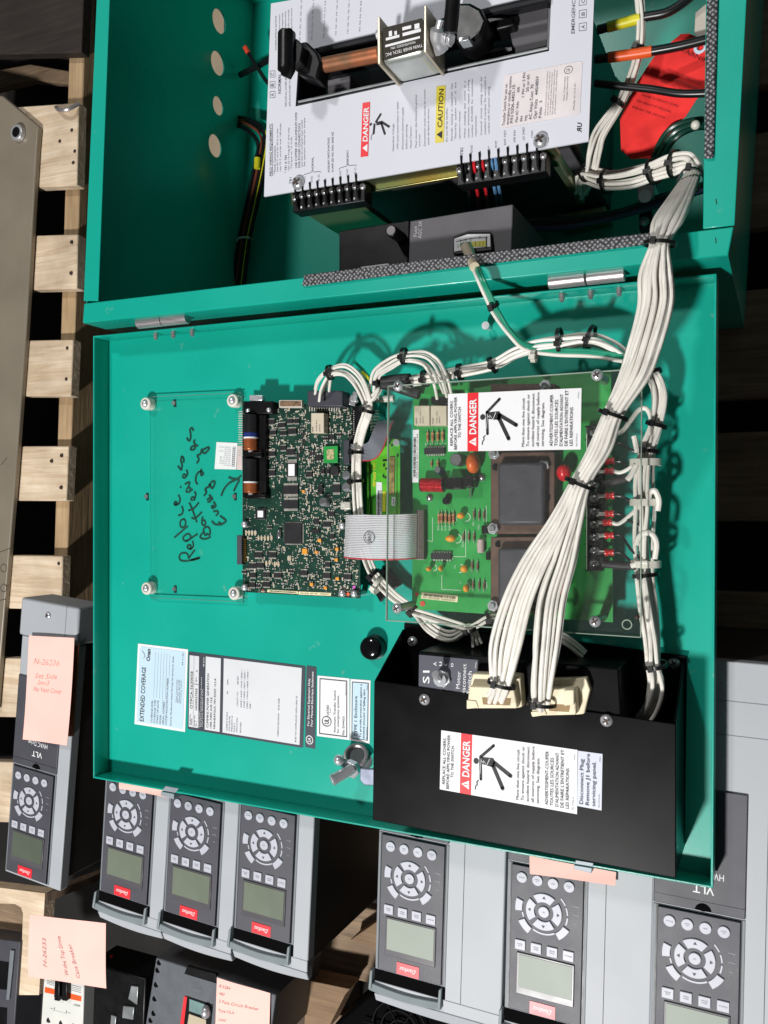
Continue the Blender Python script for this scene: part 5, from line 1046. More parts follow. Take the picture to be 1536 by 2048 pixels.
part('wire', MB().tube([P(497, 106, EB+0.052), P(515, 135, EB+0.045), P(535, 165, EB+0.04), P(560, 190, EB+0.03)], 0.0026, 8, 5), WBLK, hl, smooth=True)
part('wire', MB().tube([P(480, 150, EB+0.03), P(520, 130, EB+0.04), P(560, 105, EB+0.05)], 0.004, 8, 5), WBLK, hl, smooth=True)
part('splice', MB().cyl(P(515, 316, EB+0.036), P(514, 337, EB+0.036), 0.0042, 10), WYEL, hl, smooth=True)
part('zip_tie', MB().torus(P(489, 480, EB+0.02), (0.1, -1, 0), 0.010, 0.0013, 16, 5), TIEW, hl, smooth=True)
# red warning tag
tg = thing('warning_tag', 'red cardboard warning tag hanging at the right side inside the cabinet', 'tag', P(1320, 190, EB+0.03))
def tz(x, y): return 0.165-0.00016*(1411-x)+0.012*math.sin((y-60)/70.0)
tgp = [(1362, 68), (1378, 67), (1396, 74), (1412, 96), (1413, 176), (1392, 200), (1372, 232), (1352, 250), (1330, 292), (1300, 315), (1262, 318), (1242, 300), (1240, 238), (1272, 168), (1310, 110)]
cc = (1330, 190); mb = MB(); top = [V(P(x, y, tz(x, y))) for x, y in tgp]
ring2 = [P((x+cc[0])/2, (y+cc[1])/2, tz((x+cc[0])/2, (y+cc[1])/2)) for x, y in tgp]; n = len(tgp); cv = P(*cc, tz(*cc))
vv = top+ring2+[cv]; ff = [(i, (i+1) % n, n+(i+1) % n, n+i) for i in range(n)]+[(n+i, n+(i+1) % n, 2*n) for i in range(n)]; low = [v-V((0, 0, 0.0006)) for v in vv]
mb.add(vv+low, ff+[tuple(2*n+1+i for i in reversed(f)) for f in ff]+[(i, 2*n+1+i, 2*n+1+(i+1) % n, (i+1) % n) for i in range(n)]); part('tag_card', mb, TAGR, tg, smooth=True)
def tgt(mb, s, a, b, h):
    d = V((b[0]-a[0], b[1]-a[1])); q = V((d.y, -d.x)).normalized()*h
    text(mb, s, lambda x, y: (lambda X, Y: P(X, Y, tz(X, Y)+0.0012))(a[0]+d.x*x+q.x*y, a[1]+d.y*x+q.y*y))
mb = MB(); tgt(mb, 'WARNING', (1352, 98), (1426, 134), 9)
for k, t in enumerate(('READ ALL INSTRUCTIONS', 'BEFORE INSTALLING OR', 'OPERATING THIS SWITCH')): tgt(mb, t, (1334-k*7, 140+k*12), (1400-k*6, 168+k*11), 4)
for k, t in enumerate(('FAILURE TO REPLACE COVERS', 'MAY RESULT IN PERSONAL', 'INJURY OR DEATH')): tgt(mb, t, (1282-k*9, 192+k*12), (1356-k*14, 214+k*12), 4)
part('print', mb, TAGI, tg); part('eyelet', MB().torus(P(1401, 95, tz(1401, 95)+0.001), (0, 0, 1), 0.0042, 0.0016), BLUEW, tg, smooth=True)
part('paper_slip', MB().px([(1391, 26), (1412, 8), (1413, 78), (1400, 78), (1389, 66)], 0.178, 0.0008), mat('paper_slip', (196, 188, 176), 0.7), tg)
# ------------------------------------------------------------------ black steel box with plugs on the door
ZT = ZF+0.066
bb = thing('relay_box', 'black steel box with danger sticker and beige plugs at the lower right of the door', 'box', P(1050, 1520, ZF+0.0003))
T = [(748, 1361), (1352, 1448), (1352, 1757), (745, 1640)]
tp = [P(*q, ZT) for q in T]
part('top_plate', MB().ext(tp, 0.0016), BLACKP, bb, 0.0012, seg=3)
B0_ = P(808, 1246, ZF+0.0022); B1_ = P(1374, 1311, ZF+0.0022)
part('base_plate', MB().ext([B0_, B1_, V((tp[2].x, tp[2].y+0.002, ZF+0.0022)), V((tp[3].x, tp[3].y+0.002, ZF+0.0022))], 0.0018), BLACKP, bb, 0.0005)
part('base_lip', MB().ext([B0_+V((0.07, 0, 0.004)), B1_+V((0, 0, 0.004)), B1_+V((0, -0.002, 0.004)), B0_+V((0.07, -0.002, 0.004))], 0.004), BLACKP, bb, 0.0005)
def wall(a, b, za, zb, z0, t):
    n = (b-a).cross(V((0, 0, 1))).normalized()*t
    top = [V((a.x, a.y, za)), V((b.x, b.y, zb)), V((b.x, b.y, zb))+n, V((a.x, a.y, za))+n]
    return MB().prism(top, [V((p.x, p.y, z0)) for p in top])
zb_ = ZF+0.0023; zt_ = ZT-0.0017
part('side_plate', wall(tp[3]+V((0.0002, 0.002, 0)), tp[0]+V((0.0002, 0, 0)), zt_, zt_, zb_, 0.0016), BLACKP, bb); part('side_plate', wall(tp[0]+V((0.0002, 0.0002, 0)), V((B0_.x-0.001, B0_.y-0.006, 0)), zt_, zb_+0.001, zb_, 0.0016), BLACKP, bb)
part('side_plate', wall(tp[1]-V((0.0002, 0, 0)), tp[2]+V((-0.0002, 0.002, 0)), zt_, zt_, zb_, 0.0016), BLACKP, bb); part('side_plate', wall(V((B1_.x-0.002, B1_.y-0.004, 0)), tp[1]-V((0.0002, -0.0002, 0)), zb_+0.001, zt_, zb_, 0.0016), BLACKP, bb)
part('end_plate', wall(tp[2]+V((-0.002, 0.0002, 0)), tp[3]+V((0.002, 0.0002, 0)), zt_, zt_, zb_, 0.0016), BLACKP, bb)
ZS = ZF+0.0642
S1 = [(837, 1302), (1238, 1337), (1244, 1450), (838, 1410)]
sb = part('switch_housing', MB().px(S1, ZS, ZS-zb_), BLACKP, bb, 0.0016, seg=3)
Z7 = lambda x, y: (800+x/5.12, 1220+y/5.12)
sq = part('switch_label', MB().px([Z7(196, 458), Z7(800, 512), Z7(790, 640), Z7(690, 915), Z7(190, 862)], ZS+0.0004, 0.0003), mat('label_slate', (74, 76, 88), 0.5), sb)
mb = MB(); zz = ZS+0.0007
for t, a, b, h in (('S1', (300, 752), (302, 620), 13), ('Motor', (612, 805), (622, 630), 8), ('Disconnect', (668, 890), (680, 552), 8), ('Switch', (722, 860), (736, 628), 8)): textpx(mb, t, Z7(*a), Z7(*b), h, zz, 0.012 if t == 'S1' else 0.0)
for s, q in (('A', (376, 572)), ('u', (426, 572)), ('t', (482, 574)), ('o', (546, 585)), ('O', (398, 858)), ('f', (454, 858)), ('f', (512, 862))): textpx(mb, s, Z7(q[0], q[1]), Z7(q[0], q[1]-(42 if s != 't' else 24)), 7, zz)
textpx(mb, '-TNG-', Z7(780, 605), Z7(786, 530), 3, zz); part('print', mb, WHT, sq)
c = P(886, 1357, ZS+0.0005); tgl = part('toggle_switch', MB().cyl(c, c+V((0, 0, 0.003)), 0.0078, 6), CHROME, sb, 0.0006)
part('toggle_bushing', MB().cyl(c+V((0, 0, 0.003)), c+V((0, 0, 0.008)), 0.0056, 18), ZINC, tgl, smooth=True); part('toggle_bat', MB().tube([c+V((0, 0, 0.007)), c+V((0, 0.003, 0.013)), c+V((0.0, 0.007, 0.018))], [0.0022, 0.0026, 0.0032], 10, 4), CHROME, tgl, smooth=True)
for x, y, z in ((825, 1283, ZF+0.0028), (1348, 1326, ZF+0.0028), (849, 1399, ZT+0.0006), (1213, 1441, ZT+0.0006)): screw(bb, P(x, y, z), 0.0050, 0.0030)
danger(Lab((882.5, 1460.5), (1155, 1500), (1154, 1628.5), (879.5, 1578.5), ZT+0.0004), bb)
LP_ = Lab((1156, 1501.5), (1205, 1508), (1203, 1621), (1154.5, 1612), ZT+0.0004); o = lab('notice_sticker', LP_, LILAC, 0, 'lilac notice sticker', bb)
mb = MB(); LP_.text(mb, 'Disconnect Plug', 0.24, 0.05, 0.86, 0.16); LP_.text(mb, 'Remove J1 before', 0.49, 0.05, 0.97, 0.16); LP_.text(mb, 'servicing panel.', 0.74, 0.05, 0.84, 0.16); LP_.text(mb, '98-7015-B', 0.92, 0.04, 0.28, 0.05); LP_.text(mb, '-TNG-', 0.93, 0.84, 0.95, 0.05); part('print', mb, INKS, o)
# plugs
ZC = ZF+0.084
def plug(q, label):
    t = thing('wire_plug', label, 'plug', V((P(*q[0], ZC).x, P(*q[0], ZC).y, ZS+0.0006)), 'beige plugs on the black box')
    part('plug_body', MB().px(q, ZC, ZC-ZS-0.0008), CREAM, t, 0.0012)
    (x0, y0), (x1, y1) = q[0], q[2]
    part('wire_cavity', MB().px([(x0+26, y1-22), (x1-12, y1-20), (x1-14, y1-6), (x0+28, y1-8)], ZC+0.0003, 0.0003), mat('cavity_tan', (150, 124, 84), 0.6), t)
    return t
p1_ = plug([(938, 1372), (1028, 1376), (1034, 1417), (934, 1417)], 'left beige plug feeding the fanned white wires beside the toggle switch')
part('plug_block', MB().px([(945, 1347), (1040, 1351), (1044, 1414), (1030, 1417), (1028, 1377), (940, 1372)], ZC-0.008, 0.016), CREAM, p1_, 0.001); part('plug_foot', MB().px([(933, 1400), (952, 1402), (957, 1416), (933, 1418)], ZC+0.001, 0.004), CREAM, p1_, 0.0006)
p2_ = plug([(1070, 1378), (1150, 1376), (1152, 1430), (1062, 1432)], 'right beige plug with open latch beside the lower screw of the black box')
part('plug_block', MB().px([(1090, 1358), (1172, 1356), (1180, 1380), (1168, 1428), (1150, 1430), (1150, 1376), (1092, 1372)], ZC-0.012, 0.014), CREAM, p2_, 0.001); part('plug_post', MB().px([(1127, 1380), (1148, 1379), (1148, 1410), (1127, 1412)], ZC+0.006, 0.0058), CREAM, p2_, 0.001); part('plug_foot', MB().px([(1061, 1424), (1090, 1420), (1094, 1430), (1064, 1434)], ZC+0.001, 0.004), CREAM, p2_, 0.0006)
# ------------------------------------------------------------------ main harness
mh = thing('main_wire_harness', 'thick bundle of white wires from cabinet corner across the door to the plugs', 'wire harness', P(1250, 800, ZF+0.05))
K = [(338, 1386, 12, .195), (352, 1384, 16, .215), (395, 1362, 26, .255), (440, 1338, 33, .280), (488, 1320, 19, .292), (545, 1312, 34, .296), (610, 1312, 37, .298), (700, 1288, 36, .300), (760, 1266, 33, .302), (830, 1226, 21, .304), (900, 1199, 25, .306), (966, 1161, 22, .308)]
F1 = [(1040, 1118, 20), (1120, 1072, 27), (1200, 1036, 30), (1290, 1012, 32), (1372, 1000, 19), (1400, 988, 18)]; F2 = [(1040, 1148, 18), (1120, 1124, 26), (1200, 1100, 30), (1290, 1090, 28), (1370, 1084, 22), (1422, 1082, 16)]
N = 27; rnd = random.Random(2)
for i in range(N):
    rr = math.sqrt((i+0.5)/N); t0 = i*2.39996; u, v = rr*math.cos(t0), rr*math.sin(t0); dr = rnd.uniform(-0.35, 0.35); path = []
    for j, (y, x, hw, z) in enumerate(K):
        a = dr*(j-9)*0.5 if j < 9 else 0; cu, cv = u*math.cos(a)-v*math.sin(a), u*math.sin(a)+v*math.cos(a)
        path.append(P(x+cu*hw*0.95, y-cu*hw*0.12, z+cv*min(hw*0.00035, 0.0075)))
    F = F1 if u < 0.05 else F2; s = (u+1)/1.05*2-1 if u < 0.05 else (u-0.05)/0.95*2-1; s = max(-1, min(1, s)); jit = rnd.uniform(-6, 6)
    for k, (y, x, hw) in enumerate(F):
        z = (.310, .312, .314, .312, .306, .296)[k]; path.append(P(x+s*hw+(jit if 0 < k < 4 else 0), y+(rnd.uniform(-6, 6) if k == 5 else 0), z+v*0.006))
    part('wire', MB().tube(path, 0.00185, 9, 6), WIRE, mh, smooth=True)
def tpx(par, x, y, z, x2, y2, R, m=None, ry=1.0, w=0.0014): tie(par, P(x, y, z), P(x2, y2, z), R, m, w, ry)
tpx(mh, 1320, 488, .292, 1312, 545, .0112, ry=0.8); tpx(mh, 1226, 830, .304, 1199, 900, .0112, ry=0.8); tpx(mh, 1161, 968, .308, 1130, 1040, .0118, ry=0.8); tpx(mh, 1003, 1368, .306, 996, 1400, .0105, ry=0.85); tpx(mh, 1083, 1408, .300, 1082, 1440, .0105, ry=0.85)
# inside the cabinet: feeders to the main bundle
ch = thing('cabinet_harness', 'white wire bundle tied along the right side inside the cabinet', 'wire harness', P(1250, 340, EB+0.01))
k1 = [(1160, 380, .13, .006), (1172, 352, .15, .008), (1215, 362, .165, .009), (1265, 356, .175, .010), (1308, 342, .185, .009), (1350, 328, .195, .010), (1378, 326, .20, .008), (1388, 345, .205, .008)]
bundle(ch, k1, 12, 0.0017, seed=6); k2 = [(1278, -10, .19, .004), (1281, 40, .19, .004), (1277, 95, .185, .004), (1262, 150, .18, .004), (1236, 205, .18, .005), (1195, 262, .175, .008), (1182, 300, .17, .009), (1178, 345, .155, .007), (1160, 385, .12, .007)]
bundle(ch, k2, 8, 0.0015, seed=8)
tk(ch, k1, 2, 0.0105); tk(ch, k1, 4, 0.0105); tk(ch, k1, 5, 0.0105); tk(ch, k2, 4, 0.006); tk(ch, k2, 7, 0.009); tk(ch, k2, 2, 0.005)
tie(ch, P(1382, 360, .225), P(1362, 395, .25), .0095)
# loops between the boards
h3 = thing('board_harness', 'white wires looping over the control board and down between the boards', 'wire harness', P(720, 900, ZF+0.02))
za = ZF+0.045
ka = [(640, 792, ZF+0.030, .010), (644, 768, za-.005, .008), (660, 745, za, .004), (688, 740, za, .006), (712, 758, za, .006), (728, 788, za-.004, .005), (735, 820, za-.008, .0045), (722, 862, za-.01, .0045), (713, 905, za-.01, .0045), (712, 962, za-.01, .005), (716, 1030, za-.012, .005), (728, 1100, za-.015, .005), (748, 1150, za-.02, .005), (785, 1192, za-.022, .005), (828, 1222, za-.022, .004), (862, 1258, za-.02, .006), (900, 1275, za-.016, .006), (940, 1258, za-.012, .004), (952, 1290, za-.016, .006)]
bundle(h3, ka, 6, 0.0014, seed=1); 
for i, R in ((2, .0062), (6, .0065), (8, .0062), (9, .0066), (12, .0066), (14, .0062), (17, .0066)): tk(h3, ka, i, R)
tie(h3, P(755, 1172, za-.02), P(790, 1195, za-.02), .0072, TIEW, .002)
kb = [(745, 800, ZF+0.03, .005), (746, 770, za-.01, .005), (752, 745, za, .005), (778, 725, za, .006), (808, 712, za, .005), (845, 712, za, .007), (868, 728, za-.004, .008), (884, 760, ZG+0.024, .008), (893, 792, ZG+0.014, .009)]
bundle(h3, kb, 6, 0.0013, seed=2); tk(h3, kb, 4, .0066)
kc = [(830, 1222, za-.022, .004), (870, 1235, za-.02, .005), (920, 1250, za-.014, .004), (942, 1256, za-.012, .004), (975, 1238, za-.018, .004), (1005, 1232, za-.024, .004)]
bundle(h3, kc, 4, 0.0014, seed=3); tk(h3, kc, 4, .0055)
kd = [(1085, 1258, ZF+.02, .004), (1110, 1270, ZF+.022, .005), (1140, 1290, ZF+.024, .005), (1166, 1312, ZF+.022, .005)]; bundle(h3, kd, 5, 0.0014, seed=5); tk(h3, kd, 1, .0062)
ke = [(730, 812, ZF+.035, .004), (752, 790, ZF+.036, .004), (760, 775, ZF+.034, .004), (745, 765, ZF+.03, .003)]; bundle(h3, ke, 4, 0.0014, seed=9)
for q in ([(708, 722), (728, 742), (745, 763)], [(703, 735), (722, 752), (742, 766)]): part('wire', MB().tube([P(x, y, ZF+0.03) for x, y in q], 0.0014, 8, 5), WGRN, h3, smooth=True)
part('wire', MB().tube([P(x, y, ZF+0.031) for x, y in ((724, 744), (735, 754), (744, 763))], 0.0016, 8, 5), WYEL, h3, smooth=True)
tie(h3, P(757, 764, ZF+.036), P(775, 760, ZF+.036), .0055)
# top harness
h4 = thing('top_wire_harness', 'white wires tied along the upper edge of the clear cover', 'wire harness', P(980, 730, ZF+0.02))
kt = [(800, 764, ZF+.032, .005), (850, 757, ZF+.034, .005), (920, 744, ZF+.036, .005), (985, 730, ZF+.036, .005), (1030, 706, ZF+.036, .006), (1075, 690, ZF+.036, .008), (1120, 683, ZF+.036, .009), (1180, 676, ZF+.036, .008), (1225, 690, ZF+.036, .007), (1258, 715, ZF+.034, .006)]
bundle(h4, kt, 9, 0.0016, seed=12)
for i, R in ((1, .0068), (2, .0066), (3, .0066), (6, .0105), (7, .0100)): tk(h4, kt, i, R)
for q in ([(762, 762), (800, 757), (820, 756)], [(765, 770), (800, 772), (822, 764)], [(792, 775), (812, 782), (838, 790)]): part('sleeve', MB().tube([P(x, y, ZF+.036) for x, y in q], 0.0042, 10, 5), mat('sleeve_black', (36, 36, 38), 0.6), h4, smooth=True)
mw_ = [(934, 492, ZM+.008), (944, 520, .258), (958, 555, .280), (978, 600, .276), (992, 628, .268), (1020, 664, .262), (1052, 693, .258), (1110, 703, .256), (1180, 706, .256), (1246, 716, .256)]
for k, (m, dx, dy) in enumerate(((WIRE, -3, 3), (WGRN, 8, 0), (WGRN, 2, -2))): part('wire', MB().tube([P(x+dx*(1 if j < 5 else 0.4), y+dy*(1 if j < 5 else 2.2), z) for j, (x, y, z) in enumerate(mw_)], 0.0016, 8, 6), m, h4, smooth=True)
part('cable_jacket', MB().tube([P(931, 494, ZM+.010), P(940, 514, .252), P(949, 534, .274)], 0.0042, 12, 6), mat('jacket_cream', (204, 192, 166), 0.45), h4, smooth=True)
tie(h4, P(986, 610, .274), P(994, 632, .268), .0042); tie(h4, P(1068, 712, .256), P(1090, 712, .256), .0048, TIEW, .002)
# ribbon cables
RIB = mat('ribbon_grey', (212, 212, 216), 0.4, 0, 0.02); RIBD = mat('ribbon_mid_grey', (128, 130, 140), 0.4, 0, 0.03); REDE = mat('ribbon_red_edge', (196, 70, 80), 0.4)
def ribbon_cable(name, label, path, wA, m, n):
    """path: list of (left px pt, right px pt, z); n cores, each a rounded ridge"""
    t = thing(name, label, 'cable', P(*path[0][0], ZF+0.001))
    L_ = spline([P(*a, z) for a, b, z in path], 6); R_ = spline([P(*b, z) for a, b, z in path], 6)
    for k in range(n):
        a, b = k/n, (k+0.86)/n; top = []; 
        mb = MB(); v = []; f = []
        for p, q in zip(L_, R_):
            d = q-p; v += [p+d*a, p+d*((a*2+b)/3)+V((0, 0, .00045)), p+d*((a+2*b)/3)+V((0, 0, .00045)), p+d*b, p+d*b-V((0, 0, .0006)), p+d*a-V((0, 0, .0006))]
        for i in range(len(L_)-1):
            for c in range(6): f.append((i*6+c, i*6+(c+1) % 6, (i+1)*6+(c+1) % 6, (i+1)*6+c))
        part('core', mb.add(v, f), REDE if k == n-1 else m, t, smooth=True)
    return t
ribbon_cable('ribbon_cable', 'wide pale grey ribbon cable bridging the two circuit boards', [((692, 1030), (688, 1116), ZD+.008), ((702, 1030), (699, 1118), ZD+.022), ((725, 1029), (722, 1120), ZD+.030), ((752, 1030), (750, 1121), ZD+.032), ((790, 1029), (788, 1121), ZD+.030), ((815, 1028), (814, 1120), ZD+.026), ((834, 1027), (833, 1118), ZG+.008)], 0, RIB, 26)
mb = MB()
ribbon_cable('ribbon_cable', 'narrow folded grey ribbon cable beside the white relay', [((702, 888), (702, 922), ZD+.009), ((720, 889), (722, 923), ZD+.014), ((735, 885), (748, 920), ZD+.020), ((742, 872), (765, 902), ZD+.024), ((749, 855), (776, 872), ZD+.022), ((755, 844), (785, 848), ZD+.016), ((757, 838), (788, 842), ZD+.004)], 0, RIBD, 13)
# ------------------------------------------------------------------ latch, cap, clips, notes on the door
lt = thing('door_latch', 'chrome door latch with bolt and ball pin beside the black box', 'latch', P(712, 1540, ZF+0.0003))
c = P(720, 1520, ZF+0.014)
part('washer', MB().cyl(P(716, 1518, ZF+0.0005), P(716, 1518, ZF+0.006), 0.014, 26), ZINC, lt, 0.0006, smooth=True); part('cam_ring', MB().torus(P(712, 1512, ZF+0.010), (0.2, 0.6, 0.8), 0.0105, 0.0022, 26, 7), STEEL, lt, smooth=True)
part('hex_nut', MB().cyl(P(707, 1534, ZF+0.014), P(700, 1541, ZF+0.020), 0.0095, 6), CHROME, lt, 0.001)
part('bolt_shank', MB().tube([P(706, 1536, ZF+0.02), P(690, 1546, ZF+0.026), P(668, 1558, ZF+0.034), P(662, 1561, ZF+0.036)], [0.0052, 0.0052, 0.0052, 0.0056, 0.004], 14, 4), CHROME, lt, smooth=True)
part('ball_pin', MB().tube([P(692, 1534, ZF+0.016), P(682, 1526, ZF+0.022), P(678, 1521, ZF+0.025)], 0.0026, 10, 3), CHROME, lt, smooth=True); part('ball_end', MB().ball(P(678, 1520, ZF+0.026), 0.0052), CHROME, lt, smooth=True)
part('cam_arm', MB().px([(720, 1536), (760, 1540), (760, 1572), (728, 1571), (719, 1560)], ZF+0.024, 0.004), mat('galvanised', (156, 162, 182), 0.4, 0.7, 0.1, 60), lt, 0.001)
p = P(737, 1298, ZF+0.016)
kc_ = thing('cap_plug', 'glossy round black plastic cap plug on the door', 'cap', V((p.x, p.y, ZF+0.0003)))
part('collar', MB().cyl(V((p.x, p.y, ZF+0.0003)), V((p.x, p.y, ZF+0.012)), 0.0122, 28, 0.0112), BLK, kc_, 0.0012, smooth=True); part('dome', MB().ball(V((p.x, p.y, ZF+0.0125)), 0.0108, 0.0108, 0.0035, 24, 10), mat('gloss_black', (12, 12, 14), 0.12), kc_, smooth=True)
def note(name, label, q, z, slope, lines, m=PENR, dz=0.0006, curl=0.0):
    t = thing(name, label, 'sticky note', P(*q[0], z-0.004), 'pink sticky notes')
    n = 8; A, B, D, E = [P(*p, z) for p in q]; v = []; f = []
    for i in range(n+1):
        for j in range(n+1):
            a, b = i/n, j/n; p = (A*(1-b)+B*b)*(1-a)+(E*(1-b)+D*b)*a; p.z += curl*(a**3)+slope*a+0.0006*math.sin(b*5+a*3); v.append(p)
    lo = [p-V((0, 0, 0.0003)) for p in v]; k = (n+1)**2
    for i in range(n):
        for j in range(n): a = i*(n+1)+j; f += [(a, a+1, a+n+2, a+n+1), (k+a+n+1, k+a+n+2, k+a+1, k+a)]
    bd = [i for i in range(n+1)]+[i*(n+1)+n for i in range(1, n+1)]+[n*(n+1)+j for j in range(n-1, -1, -1)]+[i*(n+1) for i in range(n-1, 0, -1)]
    for i in range(len(bd)): a, b = bd[i], bd[(i+1) % len(bd)]; f.append((a, k+a, k+b, b))
    part('paper', MB().add(v+lo, f), PINK, t, smooth=True)
    if lines:
        mb = MB()
        def pt(u, w): p = (A*(1-u)+B*u)*(1-w)+(E*(1-u)+D*u)*w; p.z += curl*w**3+slope*w+0.00035+0.0006*math.sin(u*5+w*3); return p
        for s, u0, w0, u1, w1, h in lines:
            d = V((u1-u0, w1-w0)); pr = V((d.y, -d.x)).normalized()*h
            text(mb, s, lambda x, y: pt(u0+d.x*x+pr.x*y, w0+d.y*x+pr.y*y), 0.0, 0.25)
        part('pen_writing', mb, m, t)
    return t
def clip(x0, y0, x1, y1, x2, y2, label):
    t = thing('edge_clip', label, 'clip', P(x0, y0, ZF-0.004)); mc_ = mat('clip_grey', (150, 160, 168), 0.5, 0.2)
    part('jaw', MB().px([(x0, y0), (x1, y1), (x2, y2), (x0+(x2-x1), y0+(y2-y1))], ZR+0.0010, 0.0009), mc_, t, 0.0004)
    part('jaw_lip', MB().px([(x0-2, y0+2), (x1-2, y1+2), (x1-3, y1+13), (x0-3, y0+10)], ZR-0.001, 0.014), mc_, t, 0.0004)
clip(324, 1581, 350, 1586, 357, 1577, 'small grey clip on the door edge above the leftmost of three drives')
clip(1150, 1728, 1186, 1734, 1187, 1726, 'small grey clip on the door edge above the right hand note')
note('sticky_note', 'pink note strip pinched under the door edge above the three drives', [(239, 1560), (348, 1585), (346, 1597), (238, 1577)], ZF-0.0035, 0.0, [])
note('sticky_note', 'pink note strip pinched under the door edge on the wide drive', [(1059, 1711), (1232, 1745), (1231, 1771), (1060, 1748)], ZF-0.0035, 0.0, [])

# tie mounts, bracket and cable mark between the boards
for q in ([(738, 1166), (752, 1148), (768, 1158), (800, 1170), (772, 1190), (760, 1205)], [(757, 1140), (772, 1132), (800, 1168), (784, 1182)]):
    solo('tie_mount', MB().px(q, ZF+0.006, 0.0056), BLK, 'black square cable tie mount under the white wires, ' + ('lower of two' if q[0][0] < 750 else 'upper of two'), 'tie mount', 'black tie mounts', bevel=0.0008)
bk = thing('ground_stud', 'silver stud with bent lug at the top right corner of the dark control board', 'stud', P(702, 800, ZF+0.0003))
part('stud', MB().cyl(P(706, 802, ZF+0.0004), P(706, 802, ZF+0.016), 0.0062, 16), BLK, bk, 0.0006, smooth=True); part('nut', MB().cyl(P(706, 801, ZF+0.016), P(706, 801, ZF+0.020), 0.0056, 6), CHROME, bk, 0.0005)
part('lug', MB().px([(706, 782), (716, 784), (712, 804), (702, 802)], ZF+0.022, 0.0015), CHROME, bk, 0.0006)
solo('tie_tail', MB().tube([P(752, 799, ZF+0.02), P(788, 796, ZF+0.02)], 0.0034, 10, 0), TIEW, 'white nylon cable tie tail pointing right below the wire loops', 'cable tie', smooth=True)
mb = MB(); c = (738, 1075)
mb.torus(P(*c, ZD+0.0335), (0, 0, 1), 0.0052, 0.0003, 24, 4); textpx(mb, 'RU', (742, 1082), (741, 1068), 7, ZD+0.0335, 0.01)
part('cable_mark', mb, INKS, bpy.data.objects['ribbon_cable'])
